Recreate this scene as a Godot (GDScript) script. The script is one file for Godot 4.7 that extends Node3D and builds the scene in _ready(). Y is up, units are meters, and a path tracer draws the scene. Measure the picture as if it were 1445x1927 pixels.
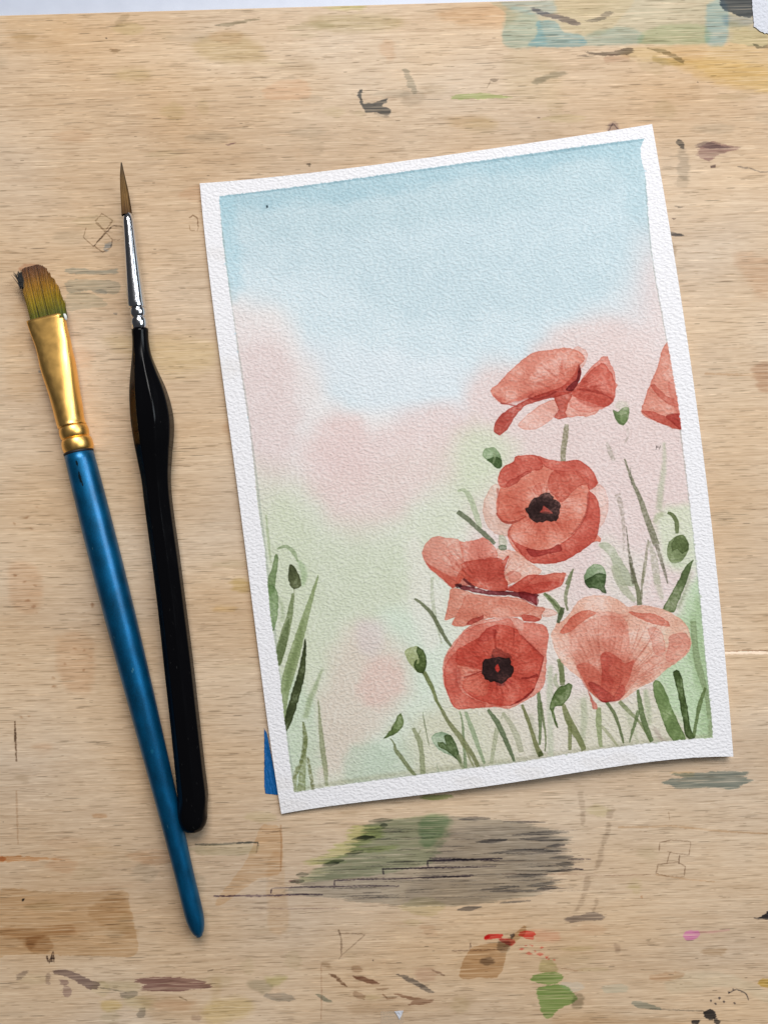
extends Node3D
# A watercolour of poppies and two brushes on a paint-stained plywood board, seen from straight above.
# Shapes are in millimetres on the thing they belong to; mesh code turns them into metres.

const MM := 0.001
const SHEET := Vector2(127.0, 177.8)
const BOARD := Vector2(300.0, 330.0)


class Canvas:
	var w: int
	var h: int
	var k: float                      # pixels per millimetre
	var o: Vector2                    # millimetres at the first pixel
	var px: PackedFloat32Array        # red, green, blue of each pixel, 0 to 1
	var tooth: PackedByteArray        # fine relief of the surface
	var bloom: PackedByteArray        # slow unevenness of a wash
	var clip: PackedByteArray         # where paint may go, or empty
	var ratio := Vector3.ZERO         # colour of the bare surface, for stains that keep its grain


var canvas: Canvas
var wobble := FastNoiseLite.new()
var rng := RandomNumberGenerator.new()


func _ready() -> void:
	rng.seed = 11
	wobble.seed = 5
	wobble.frequency = 0.35
	camera_and_light()
	# the setting
	var desk := MeshInstance3D.new()
	var slab := BoxMesh.new()
	slab.size = Vector3(1.3, 0.03, 1.1)
	desk.mesh = slab
	desk.name = "tabletop"
	desk.position = Vector3(0, -0.006 - 0.015, 0)
	desk.material_override = desk_material()
	desk.set_meta("kind", "structure")
	add_child(desk, true)
	wooden_board()
	# the objects
	painting()
	blue_brush()
	black_brush()
	small_things()


func camera_and_light() -> void:
	var cam := Camera3D.new()
	cam.name = "camera"
	cam.basis = Basis(Vector3(1, 0, 0), Vector3(0, 0, -1), Vector3(0, 1, 0))
	cam.position = Vector3(0, 0.22, 0)
	cam.fov = rad_to_deg(2.0 * atan(0.14316 / 0.22))
	cam.near = 0.01
	cam.far = 20.0
	cam.current = true
	add_child(cam, true)
	var we := WorldEnvironment.new()
	we.name = "environment"
	var e := Environment.new()
	e.background_mode = Environment.BG_COLOR
	e.background_color = Color(0.045, 0.045, 0.048).linear_to_srgb()
	e.tonemap_mode = Environment.TONE_MAPPER_LINEAR
	e.tonemap_exposure = 1.0
	e.sdfgi_enabled = true
	e.ssao_enabled = true
	e.ssil_enabled = true
	we.environment = e
	add_child(we, true)
	# the room's window, a broad soft light above and to the right of the board
	var win := AreaLight3D.new()
	win.name = "window_light"
	win.area_size = Vector2(0.65, 0.5)
	win.position = Vector3(0.12, 0.95, -0.8)
	add_child(win, true)
	win.look_at(Vector3(0.0, 0.0, 0.0), Vector3.UP)
	win.light_color = Color(1.0, 0.985, 0.975)
	win.light_energy = 1.6
	win.area_range = 10.0
	win.area_attenuation = 2.0
	win.shadow_enabled = true
	# a second, narrower window to the right
	var side := AreaLight3D.new()
	side.name = "side_window_light"
	side.area_size = Vector2(0.3, 0.5)
	side.position = Vector3(0.62, 0.68, -0.3)
	add_child(side, true)
	side.look_at(Vector3(0.0, 0.0, 0.0), Vector3.UP)
	side.light_color = Color(0.93, 0.97, 1.0)
	side.light_energy = 0.42
	side.area_range = 10.0
	side.area_attenuation = 2.0
	side.shadow_enabled = true


# ---------------------------------------------------------------- drawing

func pv(a: Array) -> PackedVector2Array:
	var p := PackedVector2Array()
	for i in range(0, a.size() - 1, 2):
		p.append(Vector2(a[i], a[i + 1]))
	return p


func smooth(p: PackedVector2Array, closed: bool, step: float) -> PackedVector2Array:
	var out := PackedVector2Array()
	var n := p.size()
	for i in (n if closed else n - 1):
		var a := p[(i - 1 + n) % n] if closed else p[maxi(i - 1, 0)]
		var b := p[i]
		var c := p[(i + 1) % n]
		var d := p[(i + 2) % n] if closed else p[mini(i + 2, n - 1)]
		var m := clampi(int(b.distance_to(c) / step), 1, 24)
		for j in m:
			out.append(b.cubic_interpolate(c, a, d, float(j) / m))
	if not closed:
		out.append(p[n - 1])
	return out


func finer(p: PackedVector2Array, step: float, closed := true) -> PackedVector2Array:
	var out := PackedVector2Array()
	for i in (p.size() if closed else p.size() - 1):
		var a := p[i]
		var b := p[(i + 1) % p.size()]
		var m := maxi(1, int(a.distance_to(b) / step))
		for j in m:
			out.append(a.lerp(b, float(j) / m))
	if not closed:
		out.append(p[p.size() - 1])
	return out


func blurred(im: Image, levels: int) -> Image:
	var b: Image = im.duplicate()
	for i in levels:
		b.shrink_x2()
	b.resize(im.get_width(), im.get_height(), Image.INTERPOLATE_CUBIC)
	return b


# Lays one wash of paint on the canvas: a closed outline in millimetres, the colour it dries to (0 to 255) and how much it covers.
# soft: millimetres of wet edge; rim: darker drying edge; mottle: unevenness; dry: brush skips over the tooth; feather: edge runs along the grain; g: x, y, share at one end, x, y, share at the other
func lay(pts: PackedVector2Array, col: Array, alpha: float, o := {}) -> void:
	var cv := canvas
	var soft: float = o.get("soft", 0.0)
	var rim: float = o.get("rim", 0.0)
	var mottle: float = o.get("mottle", 0.2)
	var pool: float = o.get("pool", 0.2)
	var dry: float = o.get("dry", 0.0)
	var feather: float = o.get("feather", 0.0)
	var wob: float = o.get("wob", 0.15)
	var p := pts if o.get("sharp", false) else smooth(pts, true, 0.7)
	var n := p.size()
	var lo := p[0]
	var hi := p[0]
	var bleed: float = o.get("bleed", 0.0)
	for i in n:
		var q := p[i]
		if bleed > 0.0:
			q += Vector2(wobble.get_noise_2d(q.x * 0.22, q.y * 0.22), wobble.get_noise_2d(q.x * 0.22 + 80.0, q.y * 0.22)) * bleed
			q += Vector2(wobble.get_noise_2d(q.x * 0.9, q.y * 0.9 + 30.0), wobble.get_noise_2d(q.x * 0.9 + 80.0, q.y * 0.9)) * bleed * 0.4
		if wob > 0.0:
			q += Vector2(wobble.get_noise_2d(q.x * 3.0, q.y * 3.0), wobble.get_noise_2d(q.x * 3.0 + 50.0, q.y * 3.0)) * wob * 2.0
		q = (q - cv.o) * cv.k
		p[i] = q
		lo = q if i == 0 else lo.min(q)
		hi = q if i == 0 else hi.max(q)
	var levels := maxi(0, roundi(log(maxf(soft * cv.k, 1.0)) / log(2.0)))
	var unit := 1 << maxi(levels, 2)
	var pad := 3.0 + soft * cv.k * 2.5 + feather * cv.k * 1.5
	var x0 := clampi(int(lo.x - pad), 0, cv.w - 1)
	var y0 := clampi(int(lo.y - pad), 0, cv.h - 1)
	var x1 := clampi(int(hi.x + pad) + 1, 0, cv.w)
	var y1 := clampi(int(hi.y + pad) + 1, 0, cv.h)
	if x1 - x0 < 2 or y1 - y0 < 2:
		return
	var w := ceili(float(x1 - x0) / unit) * unit
	var h := ceili(float(y1 - y0) / unit) * unit
	var im := Image.create(w * 2, h * 2, false, Image.FORMAT_L8)
	var cross := PackedFloat32Array()
	for y in h * 2:
		var py := y0 + (y + 0.5) * 0.5
		cross.clear()
		var a := p[n - 1]
		for i in n:
			var b := p[i]
			if (a.y <= py) != (b.y <= py):
				cross.append(a.x + (py - a.y) * (b.x - a.x) / (b.y - a.y))
			a = b
		if cross.size() < 2:
			continue
		cross.sort()
		for i in range(0, cross.size() - 1, 2):
			var l := (cross[i] - x0) * 2.0
			var r := (cross[i + 1] - x0) * 2.0
			if feather > 0.0:
				var f := feather * cv.k * 2.0
				l += f * (wobble.get_noise_2d(py * 1.1, 9.0 + i) * 1.2 + wobble.get_noise_2d(py * 0.23, 40.0 + i))
				r += f * (wobble.get_noise_2d(py * 1.1, 70.0 + i) * 1.2 + wobble.get_noise_2d(py * 0.23, 90.0 + i))
			var li := maxi(roundi(l), 0)
			var ri := mini(roundi(r), w * 2)
			if ri > li:
				im.fill_rect(Rect2i(li, y, ri - li, 1), Color.WHITE)
	im.shrink_x2()
	if levels > 0:
		im = blurred(im, levels)
	var data := im.get_data()
	var inner := PackedByteArray()
	if rim > 0.0:
		inner = blurred(im, 2).get_data()
	var has_g: bool = o.has("g")
	var gx := 0.0
	var gy := 0.0
	var g0 := 1.0
	var g1 := 1.0
	var ga := Vector2.ZERO
	if has_g:
		var g: Array = o.g
		ga = (Vector2(g[0], g[1]) - cv.o) * cv.k
		var gb := (Vector2(g[3], g[4]) - cv.o) * cv.k
		var gd := (gb - ga) / maxf((gb - ga).length_squared(), 0.01)
		gx = gd.x
		gy = gd.y
		g0 = g[2]
		g1 = g[5]
	var stain := cv.ratio != Vector3.ZERO
	var mute: float = o.get("mute", 0.0)
	var grey: float = (col[0] * 0.3 + col[1] * 0.59 + col[2] * 0.11) / 255.0
	var cr: float = lerpf(col[0] / 255.0, grey, mute) * (1.0 - mute * 1.2)
	var cg: float = lerpf(col[1] / 255.0, grey, mute) * (1.0 - mute * 1.2)
	var cb: float = lerpf(col[2] / 255.0, grey, mute) * (1.0 - mute * 1.2)
	if stain:
		cr /= cv.ratio.x
		cg /= cv.ratio.y
		cb /= cv.ratio.z
	var use_clip := not cv.clip.is_empty()
	var ww := mini(w, cv.w - x0)
	var hh := mini(h, cv.h - y0)
	for y in hh:
		var i := (y0 + y) * cv.w + x0
		var j := y * w
		for x in ww:
			var m := data[j + x]
			if m > 0:
				var at := alpha * m * 0.0039216
				if use_clip:
					at *= cv.clip[i + x] * 0.0039216
				if has_g:
					at *= lerpf(g0, g1, clampf((x0 + x - ga.x) * gx + (y0 + y - ga.y) * gy, 0.0, 1.0))
				var t := (cv.tooth[i + x] - 128.0) * 0.0078
				var s := (cv.bloom[i + x] - 128.0) * 0.0078
				if dry > 0.0:
					at *= clampf(1.0 - dry * 0.5 - t * dry * 1.6, 0.0, 1.0)
				var d := pool * s - mottle * t
				if rim > 0.0:
					d += rim * (255.0 - inner[j + x]) * 0.0078 * m * 0.0039216
				at = clampf(at * (1.0 + minf(d, 0.0) * 0.6), 0.0, 1.0)
				var q := (i + x) * 3
				if stain:
					cv.px[q] *= 1.0 + (cr - 1.0) * at
					cv.px[q + 1] *= 1.0 + (cg - 1.0) * at
					cv.px[q + 2] *= 1.0 + (cb - 1.0) * at
				else:
					var e := clampf(d, -0.4, 0.9)
					var fr := cr * (1.0 - e * (1.0 - cr) * 0.75)
					var fg := cg * (1.0 - e * (1.0 - cg) * 0.75)
					var fb := cb * (1.0 - e * (1.0 - cb) * 0.75)
					cv.px[q] += (fr - cv.px[q]) * at
					cv.px[q + 1] += (fg - cv.px[q + 1]) * at
					cv.px[q + 2] += (fb - cv.px[q + 2]) * at


func P(a: Array, col: Array, alpha := 0.85, o := {}) -> void:
	if canvas.ratio == Vector3.ZERO and col[0] > col[1] * 1.25 and col[1] > 40:   # poppy reds lean to orange
		col = [col[0] + 3, col[1] + 9, col[2] + 10]
	lay(pv(a), col, alpha, {"rim": 0.75, "mottle": 0.36, "pool": 0.55, "mute": 0.0 if canvas.ratio != Vector3.ZERO else 0.055}.merged(o, true))


# A brush or pen stroke: centre line, widths along it.
func S(a: Array, ws: Array, col: Array, alpha := 0.85, o := {}) -> void:
	var thin := 1.0
	if canvas.ratio == Vector3.ZERO and col[1] >= col[0]:   # the greens of stems and grass are thin and olive
		col = [col[0] + 10, col[1] + 6, col[2] + 2]
		alpha *= 0.93
		thin = 0.9
	var c := finer(pv(a), 0.5, false) if o.get("straight", false) else smooth(pv(a), false, 0.6)
	var n := c.size()
	var l := PackedVector2Array()
	var r := PackedVector2Array()
	for i in n:
		var t := float(i) / (n - 1) * (ws.size() - 1)
		var k := mini(int(t), maxi(ws.size() - 2, 0))
		var wd: float = lerpf(ws[k], ws[mini(k + 1, ws.size() - 1)], t - k) * 0.5 * thin
		var d := (c[mini(i + 1, n - 1)] - c[maxi(i - 1, 0)]).normalized().orthogonal() * maxf(wd, 0.04)
		l.append(c[i] + d)
		r.append(c[i] - d)
	r.reverse()
	l.append_array(r)
	lay(l, col, alpha, {"rim": 0.25, "mottle": 0.25, "sharp": true, "wob": 0.1, "mute": 0.0 if canvas.ratio != Vector3.ZERO else 0.11}.merged(o, true))


# from share s0 at one point to s1 at another
func G(a: Array, s0: float, s1: float) -> Dictionary:
	return {"g": [a[0], a[1], s0, a[2], a[3], s1], "soft": 0.2, "rim": 0.2}


# veins fanning out from a flower's heart to a far curve
func veins(heart: Array, far: Array, n: int, from: float, col: Array, alpha: float) -> void:
	var c := Vector2(heart[0], heart[1])
	var f := smooth(pv(far), false, 0.5)
	for i in n:
		var e: Vector2 = f[int((i + rng.randf()) / n * (f.size() - 1))]
		var a := c.lerp(e, from * rng.randf_range(0.8, 1.3))
		var b := c.lerp(e, rng.randf_range(0.6, 0.97))
		var m := a.lerp(b, 0.5) + (b - a).orthogonal() * rng.randf_range(-0.06, 0.06)
		S([a.x, a.y, m.x, m.y, b.x, b.y], [0.12, rng.randf_range(0.25, 0.7), 0.1], col, alpha * rng.randf_range(0.4, 1.0), {"soft": 0.15, "rim": 0.0, "dry": 0.25})


func W(a: Array, col: Array, alpha: float, soft: float) -> void:   # wet in wet
	lay(pv(a), col, alpha, {"soft": soft, "mottle": 0.35, "pool": 0.1, "bleed": 3.0 if soft > 1.5 else 0.0})


func noise_bytes(w: int, h: int, from: Vector2i, freq: float, octaves: int, seed_: int, warp := 0.0) -> Image:
	var f := FastNoiseLite.new()
	f.seed = seed_
	f.noise_type = FastNoiseLite.TYPE_SIMPLEX_SMOOTH
	f.frequency = freq
	f.fractal_octaves = octaves
	f.domain_warp_enabled = warp > 0.0
	f.domain_warp_amplitude = warp
	f.domain_warp_frequency = 0.06
	var im := f.get_image(from.x, from.y, false, false, true)
	im.convert(Image.FORMAT_L8)
	if from != Vector2i(w, h):
		im.resize(w, h, Image.INTERPOLATE_CUBIC)
	return im


func finished(cv: Canvas) -> ImageTexture:
	var im := Image.create_from_data(cv.w, cv.h, false, Image.FORMAT_RGBF, cv.px.to_byte_array())
	im.convert(Image.FORMAT_RGB8)
	im.generate_mipmaps()
	return ImageTexture.create_from_image(im)


func relief(im: Image, strength: float) -> ImageTexture:
	var b: Image = im.duplicate()
	b.convert(Image.FORMAT_RGBA8)
	b.bump_map_to_normal_map(strength)
	b.generate_mipmaps()
	return ImageTexture.create_from_image(b)


# ---------------------------------------------------------------- the board

func wooden_board() -> void:
	var cv := Canvas.new()
	canvas = cv
	cv.k = 6.0
	cv.w = int(BOARD.x * cv.k)
	cv.h = int(BOARD.y * cv.k)
	cv.o = Vector2(-BOARD.x / 2, 0)
	var fine := noise_bytes(cv.w, cv.h, Vector2i(90, cv.h), 0.48, 2, 1).get_data()
	var hair := noise_bytes(cv.w, cv.h, Vector2i(210, cv.h), 0.46, 2, 2)
	var mid := noise_bytes(cv.w, cv.h, Vector2i(48, cv.h), 0.08, 2, 3).get_data()
	var broad := noise_bytes(cv.w, cv.h, Vector2i(80, 400), 0.02, 3, 4).get_data()
	var warm := noise_bytes(cv.w, cv.h, Vector2i(300, 500), 0.012, 3, 6).get_data()
	var hb := hair.get_data()
	var tooth := PackedByteArray()
	tooth.resize(cv.w * cv.h)
	cv.bloom = broad
	var px := PackedFloat32Array()
	px.resize(cv.w * cv.h * 3)
	var knots := PackedFloat32Array()
	knots.resize(128)
	for y in cv.h:
		# one row of fibres: its own rhythm along the grain
		for j in 128:
			knots[j] = rng.randfn(0.0, 1.0)
		var pace := 1.0 / rng.randf_range(18.0, 70.0)
		var at := rng.randf_range(0.0, 20.0)
		var amp := 0.024 + 0.012 * rng.randf()
		for x in cv.w:
			var i := y * cv.w + x
			var s := at + x * pace
			var k := int(s)
			var f := s - k
			f = f * f * (3.0 - 2.0 * f)
			var fibre := knots[k % 127] * (1.0 - f) + knots[k % 127 + 1] * f
			tooth[i] = clampi(int(128.0 + fibre * 52.0), 0, 255)
			var v := 1.0 + amp * fibre
			v += (fine[i] - 128) * 0.0002 + (hb[i] - 128) * 0.0003 + (mid[i] - 128) * 0.00018 + (broad[i] - 128) * 0.0004
			var u := (warm[i] - 128) * 0.0005
			px[i * 3] = 0.795 * v
			px[i * 3 + 1] = 0.692 * (v + (v - 1.0) * 0.25 - u * 0.5)
			px[i * 3 + 2] = 0.575 * (v + (v - 1.0) * 0.5 - u * 1.3)
	cv.px = px
	cv.tooth = tooth
	# pores and pale fibres, each a short dash along the grain
	for i in 30000:
		var dark := i % 5 < 3
		var x := rng.randi_range(0, cv.w - 60)
		var y := rng.randi_range(0, cv.h - 2)
		var n := rng.randi_range(6, 42)
		var f := rng.randf_range(0.8, 0.95) if dark else rng.randf_range(1.03, 1.09)
		if dark and rng.randf() < 0.03:
			f = rng.randf_range(0.6, 0.78)
		for j in n:
			var t := 1.0 - absf(2.0 * j / n - 1.0)
			var m := lerpf(1.0, f, minf(1.0, t * 2.0))
			var q := (y * cv.w + x + j) * 3
			cv.px[q] *= m
			cv.px[q + 1] *= m * (lerpf(1.0, 0.98, t) if dark else 1.0)
			cv.px[q + 2] *= m * (lerpf(1.0, 0.95, t) if dark else 1.0)
	cv.ratio = Vector3(0.795, 0.692, 0.575)
	board_stains()
	var m := StandardMaterial3D.new()
	m.resource_name = "stained plywood"
	m.albedo_texture = finished(cv)
	m.roughness = 0.72
	m.metallic_specular = 0.3
	m.normal_enabled = true
	m.normal_texture = relief(hair, 1.2)
	m.normal_scale = 0.22
	var edge := StandardMaterial3D.new()
	edge.resource_name = "plywood edge"
	edge.albedo_color = Color(0.80, 0.70, 0.58)
	edge.roughness = 0.8
	# a slab with a small chamfer round its top
	var root := Node3D.new()
	root.name = "wooden_board"
	root.position = Vector3(Vector2(0.00, -142.07).x * MM, -0.006, Vector2(0.00, -142.07).y * MM)
	root.rotation.y = 0.0286
	root.set_meta("label", "plywood drawing board covered in paint stains and pencil marks under the painting and brushes")
	root.set_meta("category", "board")
	add_child(root, true)
	var hx := BOARD.x / 2
	var c := 0.35
	var a := [Vector2(-hx, 0), Vector2(hx, 0), Vector2(hx, BOARD.y), Vector2(-hx, BOARD.y)]
	var b := [Vector2(-hx + c, c), Vector2(hx - c, c), Vector2(hx - c, BOARD.y - c), Vector2(-hx + c, BOARD.y - c)]
	var st := SurfaceTool.new()
	st.begin(Mesh.PRIMITIVE_TRIANGLES)
	for i in [0, 1, 2, 0, 2, 3]:
		st.set_normal(Vector3.UP)
		st.set_uv(Vector2((b[i].x + hx) / BOARD.x, b[i].y / BOARD.y))
		st.add_vertex(Vector3(b[i].x, 6.0, b[i].y) * MM)
	st.generate_tangents()
	put("face", st, m, root)
	st = SurfaceTool.new()
	st.begin(Mesh.PRIMITIVE_TRIANGLES)
	st.set_smooth_group(-1)
	for i in 4:
		var j := (i + 1) % 4
		quad(st, Vector3(b[i].x, 6.0, b[i].y), Vector3(a[i].x, 6.0 - c, a[i].y), Vector3(a[j].x, 6.0 - c, a[j].y), Vector3(b[j].x, 6.0, b[j].y))
		quad(st, Vector3(a[i].x, 6.0 - c, a[i].y), Vector3(a[i].x, 0.02, a[i].y), Vector3(a[j].x, 0.02, a[j].y), Vector3(a[j].x, 6.0 - c, a[j].y))
	quad(st, Vector3(a[0].x, 0.02, a[0].y), Vector3(a[3].x, 0.02, a[3].y), Vector3(a[2].x, 0.02, a[2].y), Vector3(a[1].x, 0.02, a[1].y))
	st.generate_normals()
	put("edge", st, edge, root)


func quad(st: SurfaceTool, a: Vector3, b: Vector3, c: Vector3, d: Vector3) -> void:
	for v: Vector3 in [a, c, b, a, d, c]:
		st.add_vertex(v * MM)


func put(called: String, st: SurfaceTool, m: Material, parent: Node3D) -> MeshInstance3D:
	var o := MeshInstance3D.new()
	o.name = called
	o.mesh = st.commit()
	o.material_override = m
	parent.add_child(o, true)
	return o


func thing(called: String, label: String, category: String, at: Vector3) -> Node3D:
	var o := Node3D.new()
	o.name = called
	o.position = at
	o.set_meta("label", label)
	o.set_meta("category", category)
	add_child(o, true)
	return o


func D(a: Array, col: Array, alpha := 0.8, feather := 0.6, soft := 0.0) -> void:   # a stain in the wood
	lay(pv(a), col, alpha, {"feather": feather, "soft": soft, "mottle": 0.5, "pool": 0.35, "wob": 0.2, "dry": 0.3 if alpha < 0.9 else 0.18})


func L(a: Array, width: float, col: Array, alpha := 0.8) -> void:                    # a pencil or pen line
	S(a, [width, width * 1.2, width * 0.8], col, alpha, {"rim": 0.0, "mottle": 0.6, "dry": 0.28, "straight": true, "wob": 0.12})


func board_stains() -> void:
	# years of faint smears and rubbed-in dirt, thicker towards the top and bottom edges
	for i in 110:
		var x := rng.randf_range(-120, 112)
		var y := rng.randf_range(4, 288)
		if rng.randf() < 0.55:
			y = rng.randf_range(4, 40) if i % 2 else rng.randf_range(225, 288)
		var l := rng.randf_range(3, 14)
		var t := rng.randf_range(0.5, 3.0)
		var tone: Array = [[150, 124, 92], [158, 142, 104], [140, 128, 108], [176, 126, 88], [164, 150, 92]][rng.randi_range(0, 4)]
		D([x, y, x + l * 0.5, y - t, x + l, y - t * 0.2, x + l * 0.7, y + t], tone, rng.randf_range(0.12, 0.34), 1.0, rng.randf_range(0.2, 1.2))
	# tape residue and broad smears first
	D([-115.4,245.4,-102.1,245.3,-88.7,245.9,-79.4,245.9,-78.3,249.3,-76.9,256.0,-76.9,263.7,-86.1,263.9,-99.5,263.2,-111.8,262.7,-115.9,262.4], [176,136,92], 0.6, 0.3)
	D([-114.7,255.5,-107.0,255.2,-95.1,255.0,-93.4,256.1,-94.7,257.3,-101.9,257.9,-106.6,261.3,-109.6,258.2,-114.8,257.5], [150,108,66], 0.55, 1.0, 0.5)
	D([-107.1,258.2,-101.9,257.9,-99.9,260.5,-102.0,262.5,-106.7,261.9], [150,108,66], 0.5, 0.5, 0.4)
	D([-89.9,251.0,-81.5,246.1,-79.0,248.8,-76.7,256.5,-77.0,259.1,-85.9,255.3], [160,120,76], 0.4, 1.0, 0.7)
	D([-41.0,229.0,-39.0,228.5,-35.5,230.2,-35.7,241.5,-42.6,243.9,-52.0,250.3,-54.3,250.2,-52.4,247.2,-45.5,238.6], [190,146,100], 0.55, 0.15)
	D([-39.3,238.8,-35.6,236.9,-34.0,251.3,-33.6,255.4,-35.8,259.5,-38.4,258.9,-39.8,255.3], [184,142,98], 0.35, 0.5, 0.5)
	S([-35.4,228.6,-35.4,234.8,-35.8,241.5], [0.41,0.41], [160,118,80], 0.5, {"rim": 0.0})
	D([31.8,258.7,26.1,262.8,16.9,264.7,13.3,272.4,19.1,272.9,24.3,272.6,26.6,266.5,27.3,264.7,31.7,261.2], [160,118,76], 0.75, 0.15)
	D([19.3,267.9,22.6,267.3,23.2,268.9,20.4,269.5,19.2,268.8], [92,74,58], 0.7, 0.6, 0.3)
	D([24.3,263.1,27.4,262.9,27.4,265.6,24.5,265.9], [92,76,60], 0.6, 0.5, 0.3)
	# the masked wash in the upper right
	D([35.2,-1.6,34.2,4.5,33.2,12.6,43.0,13.1,54.8,13.4,63.6,13.1,69.7,13.0,79.0,13.7,95.4,13.6,107.0,14.2,108.7,0.5], [168,164,138], 0.62, 0.25)
	D([34.0,3.0,38.7,2.1,42.2,4.7,43.7,7.4,44.6,10.0,44.5,12.9,33.7,12.7], [160,168,150], 0.6, 0.5, 0.5)
	D([33.9,-1.7,45.5,-1.3,47.9,3.4,42.2,4.2,34.0,1.9], [164,172,168], 0.6, 0.5, 0.5)
	D([42.7,6.3,47.8,6.4,49.8,9.1,54.9,10.5,55.3,13.4,40.4,13.0,42.6,9.9], [130,156,156], 0.68, 0.5, 0.4)
	D([55.4,10.8,63.7,8.4,70.9,9.7,70.8,13.2,55.3,13.3], [150,158,142], 0.55, 0.5, 0.6)
	D([48.0,-1.3,69.1,-0.7,65.8,5.9,61.6,9.9,55.4,10.5,49.8,8.0,48.4,3.4], [204,172,134], 0.7, 0.4, 0.5)
	D([90.6,2.5,95.5,2.7,95.2,13.6,89.8,13.6,89.7,8.2], [136,162,162], 0.6, 0.5, 0.5)
	D([79.1,7.9,89.4,8.7,89.8,13.6,79.0,13.6,70.8,13.1,71.9,10.2], [164,160,116], 0.6, 0.6, 0.6)
	D([96.1,7.8,102.8,9.6,108.3,11.8,107.9,26.7,100.7,26.0,92.1,23.7,84.0,19.3,71.7,17.9,65.5,16.2,68.7,14.3,79.0,14.0,95.4,13.8], [198,168,112], 0.5, 1.2, 1.2)
	D([78.8,18.1,96.8,18.6,107.6,21.5,107.4,27.7,94.1,25.8], [200,160,88], 0.4, 1.5, 1.5)
	D([94.3,0.1,103.3,0.3,103.0,6.2,99.2,6.3,96.7,5.3,94.4,3.9], [64,64,66], 0.92, 0.5)
	D([94.6,6.2,99.8,6.4,102.8,6.7,103.0,8.5,96.1,9.4], [130,132,132], 0.5, 0.6, 0.5)
	D([41.2,2.1,44.3,3.3,48.4,4.4,53.5,6.2,54.5,7.4,51.4,7.1,47.8,5.7,42.7,4.0], [92,76,76], 0.75, 0.8)
	D([56.0,6.2,59.1,5.5,62.3,3.8,63.8,4.1,61.7,5.8,58.6,6.7], [104,90,80], 0.65, 0.7)
	D([55.3,15.0,61.4,15.3,67.6,14.3,69.4,14.7,68.1,16.0,61.4,16.3,58.8,16.0], [92,78,64], 0.8, 0.8)
	D([61.4,16.1,68.1,16.2,67.5,17.8,61.4,17.9], [168,130,104], 0.5, 0.8, 0.4)
	D([53.2,16.1,56.3,15.9,56.8,16.4], [100,84,70], 0.6, 0.7)
	D([72.8,14.5,76.9,14.9,80.4,16.1,83.2,18.3,82.9,19.2,80.4,17.4,76.3,15.7], [110,94,66], 0.7, 0.5)
	D([74.3,16.5,80.4,18.2,83.4,19.3,76.8,19.1], [150,126,70], 0.5, 0.6, 0.4)
	D([41.2,22.2,45.3,20.8,50.0,20.1,51.0,20.9,45.8,22.3,41.7,23.8], [124,112,90], 0.6, 0.8, 0.3)
	D([34.2,14.3,42.9,15.0,47.9,20.8,47.7,29.1,40.5,28.9,34.4,25.6], [186,162,124], 0.4, 2.0, 2.0)
	D([45.1,29.0,49.2,29.1,48.1,33.2,45.5,33.1], [180,158,124], 0.4, 0.7, 0.7)
	D([102.6,13.9,104.7,14.8,107.0,14.3,106.7,15.4,103.6,15.3], [84,74,56], 0.7, 0.6)
	L([86.8,24.3,87.1,24.4], 0.4, [40,36,32])
	L([41.9,33.0,42.7,33.1], 0.35, [80,60,50])
	D([62.4,34.9,63.6,34.7,64.5,37.0,61.3,37.5], [120,96,92], 0.6, 0.4, 0.3)
	L([61.6,37.3,62.9,35.2,64.5,37.1], 0.3, [80,62,60])
	D([81.0,40.3,82.1,40.6,82.9,42.4,82.5,43.0,81.2,42.1,80.3,40.8], [66,60,54], 0.85, 0.3)
	D([81.2,43.1,83.3,43.2,83.7,50.7,81.0,50.9], [140,124,104], 0.45, 0.9, 0.4)
	D([80.5,50.8,83.6,50.9,83.0,53.7,80.7,53.2], [150,130,106], 0.4, 0.9, 0.4)
	D([87.2,42.5,90.5,41.1,94.6,42.2,98.7,43.0,95.1,44.1,91.4,45.2,89.3,46.7,86.8,45.1], [134,100,92], 0.75, 0.9, 0.2)
	D([86.4,42.5,88.5,41.0,95.1,42.8,98.2,42.9,93.6,43.3], [96,76,72], 0.6, 0.9)
	D([89.8,47.8,91.1,47.5,91.1,48.4,90.1,48.5], [80,60,54], 0.8, 0.2)
	D([97.5,48.2,100.6,48.6,99.6,49.0], [110,98,88], 0.7, 0.5)
	L([100.6,48.8,103.7,50.0,106.0,50.0], 0.3, [110,98,88])
	D([79.5,58.8,82.8,59.1,80.8,59.4], [104,90,76], 0.6, 0.6)
	D([78.4,62.1,80.2,62.4,79.1,62.7], [90,70,58], 0.7, 0.3)
	D([78.0,66.0,82.1,67.0,80.5,67.3,78.2,67.1], [70,64,60], 0.85, 0.5)
	D([77.7,69.0,79.4,69.6,79.6,72.9,78.1,72.9], [140,116,90], 0.5, 0.7, 0.3)
	D([95.7,73.0,105.3,74.8,105.0,85.1,101.3,83.6], [186,146,112], 0.5, 1.5, 1.0)
	D([100.4,104.3,105.2,103.7,105.0,111.2,101.3,110.3], [160,118,88], 0.6, 1.2, 0.7)
	# top middle and left
	D([-7.9,23.9,-6.9,23.7,-6.9,26.7,-6.5,27.5,-3.4,27.6,0.2,26.4,-0.1,27.7,-1.4,28.4,1.2,29.8,0.1,31.3,-3.0,30.3,-6.0,30.1,-6.8,28.3,-7.7,26.5], [66,64,60], 0.88, 0.35)
	D([-3.5,30.2,1.2,30.1,0.1,31.8,-2.5,31.3], [140,124,106], 0.65, 0.7, 0.2)
	D([4.6,18.6,6.1,18.6,8.1,22.8,8.5,25.4,7.0,24.8,5.5,21.2], [138,126,104], 0.65, 0.5, 0.2)
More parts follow.
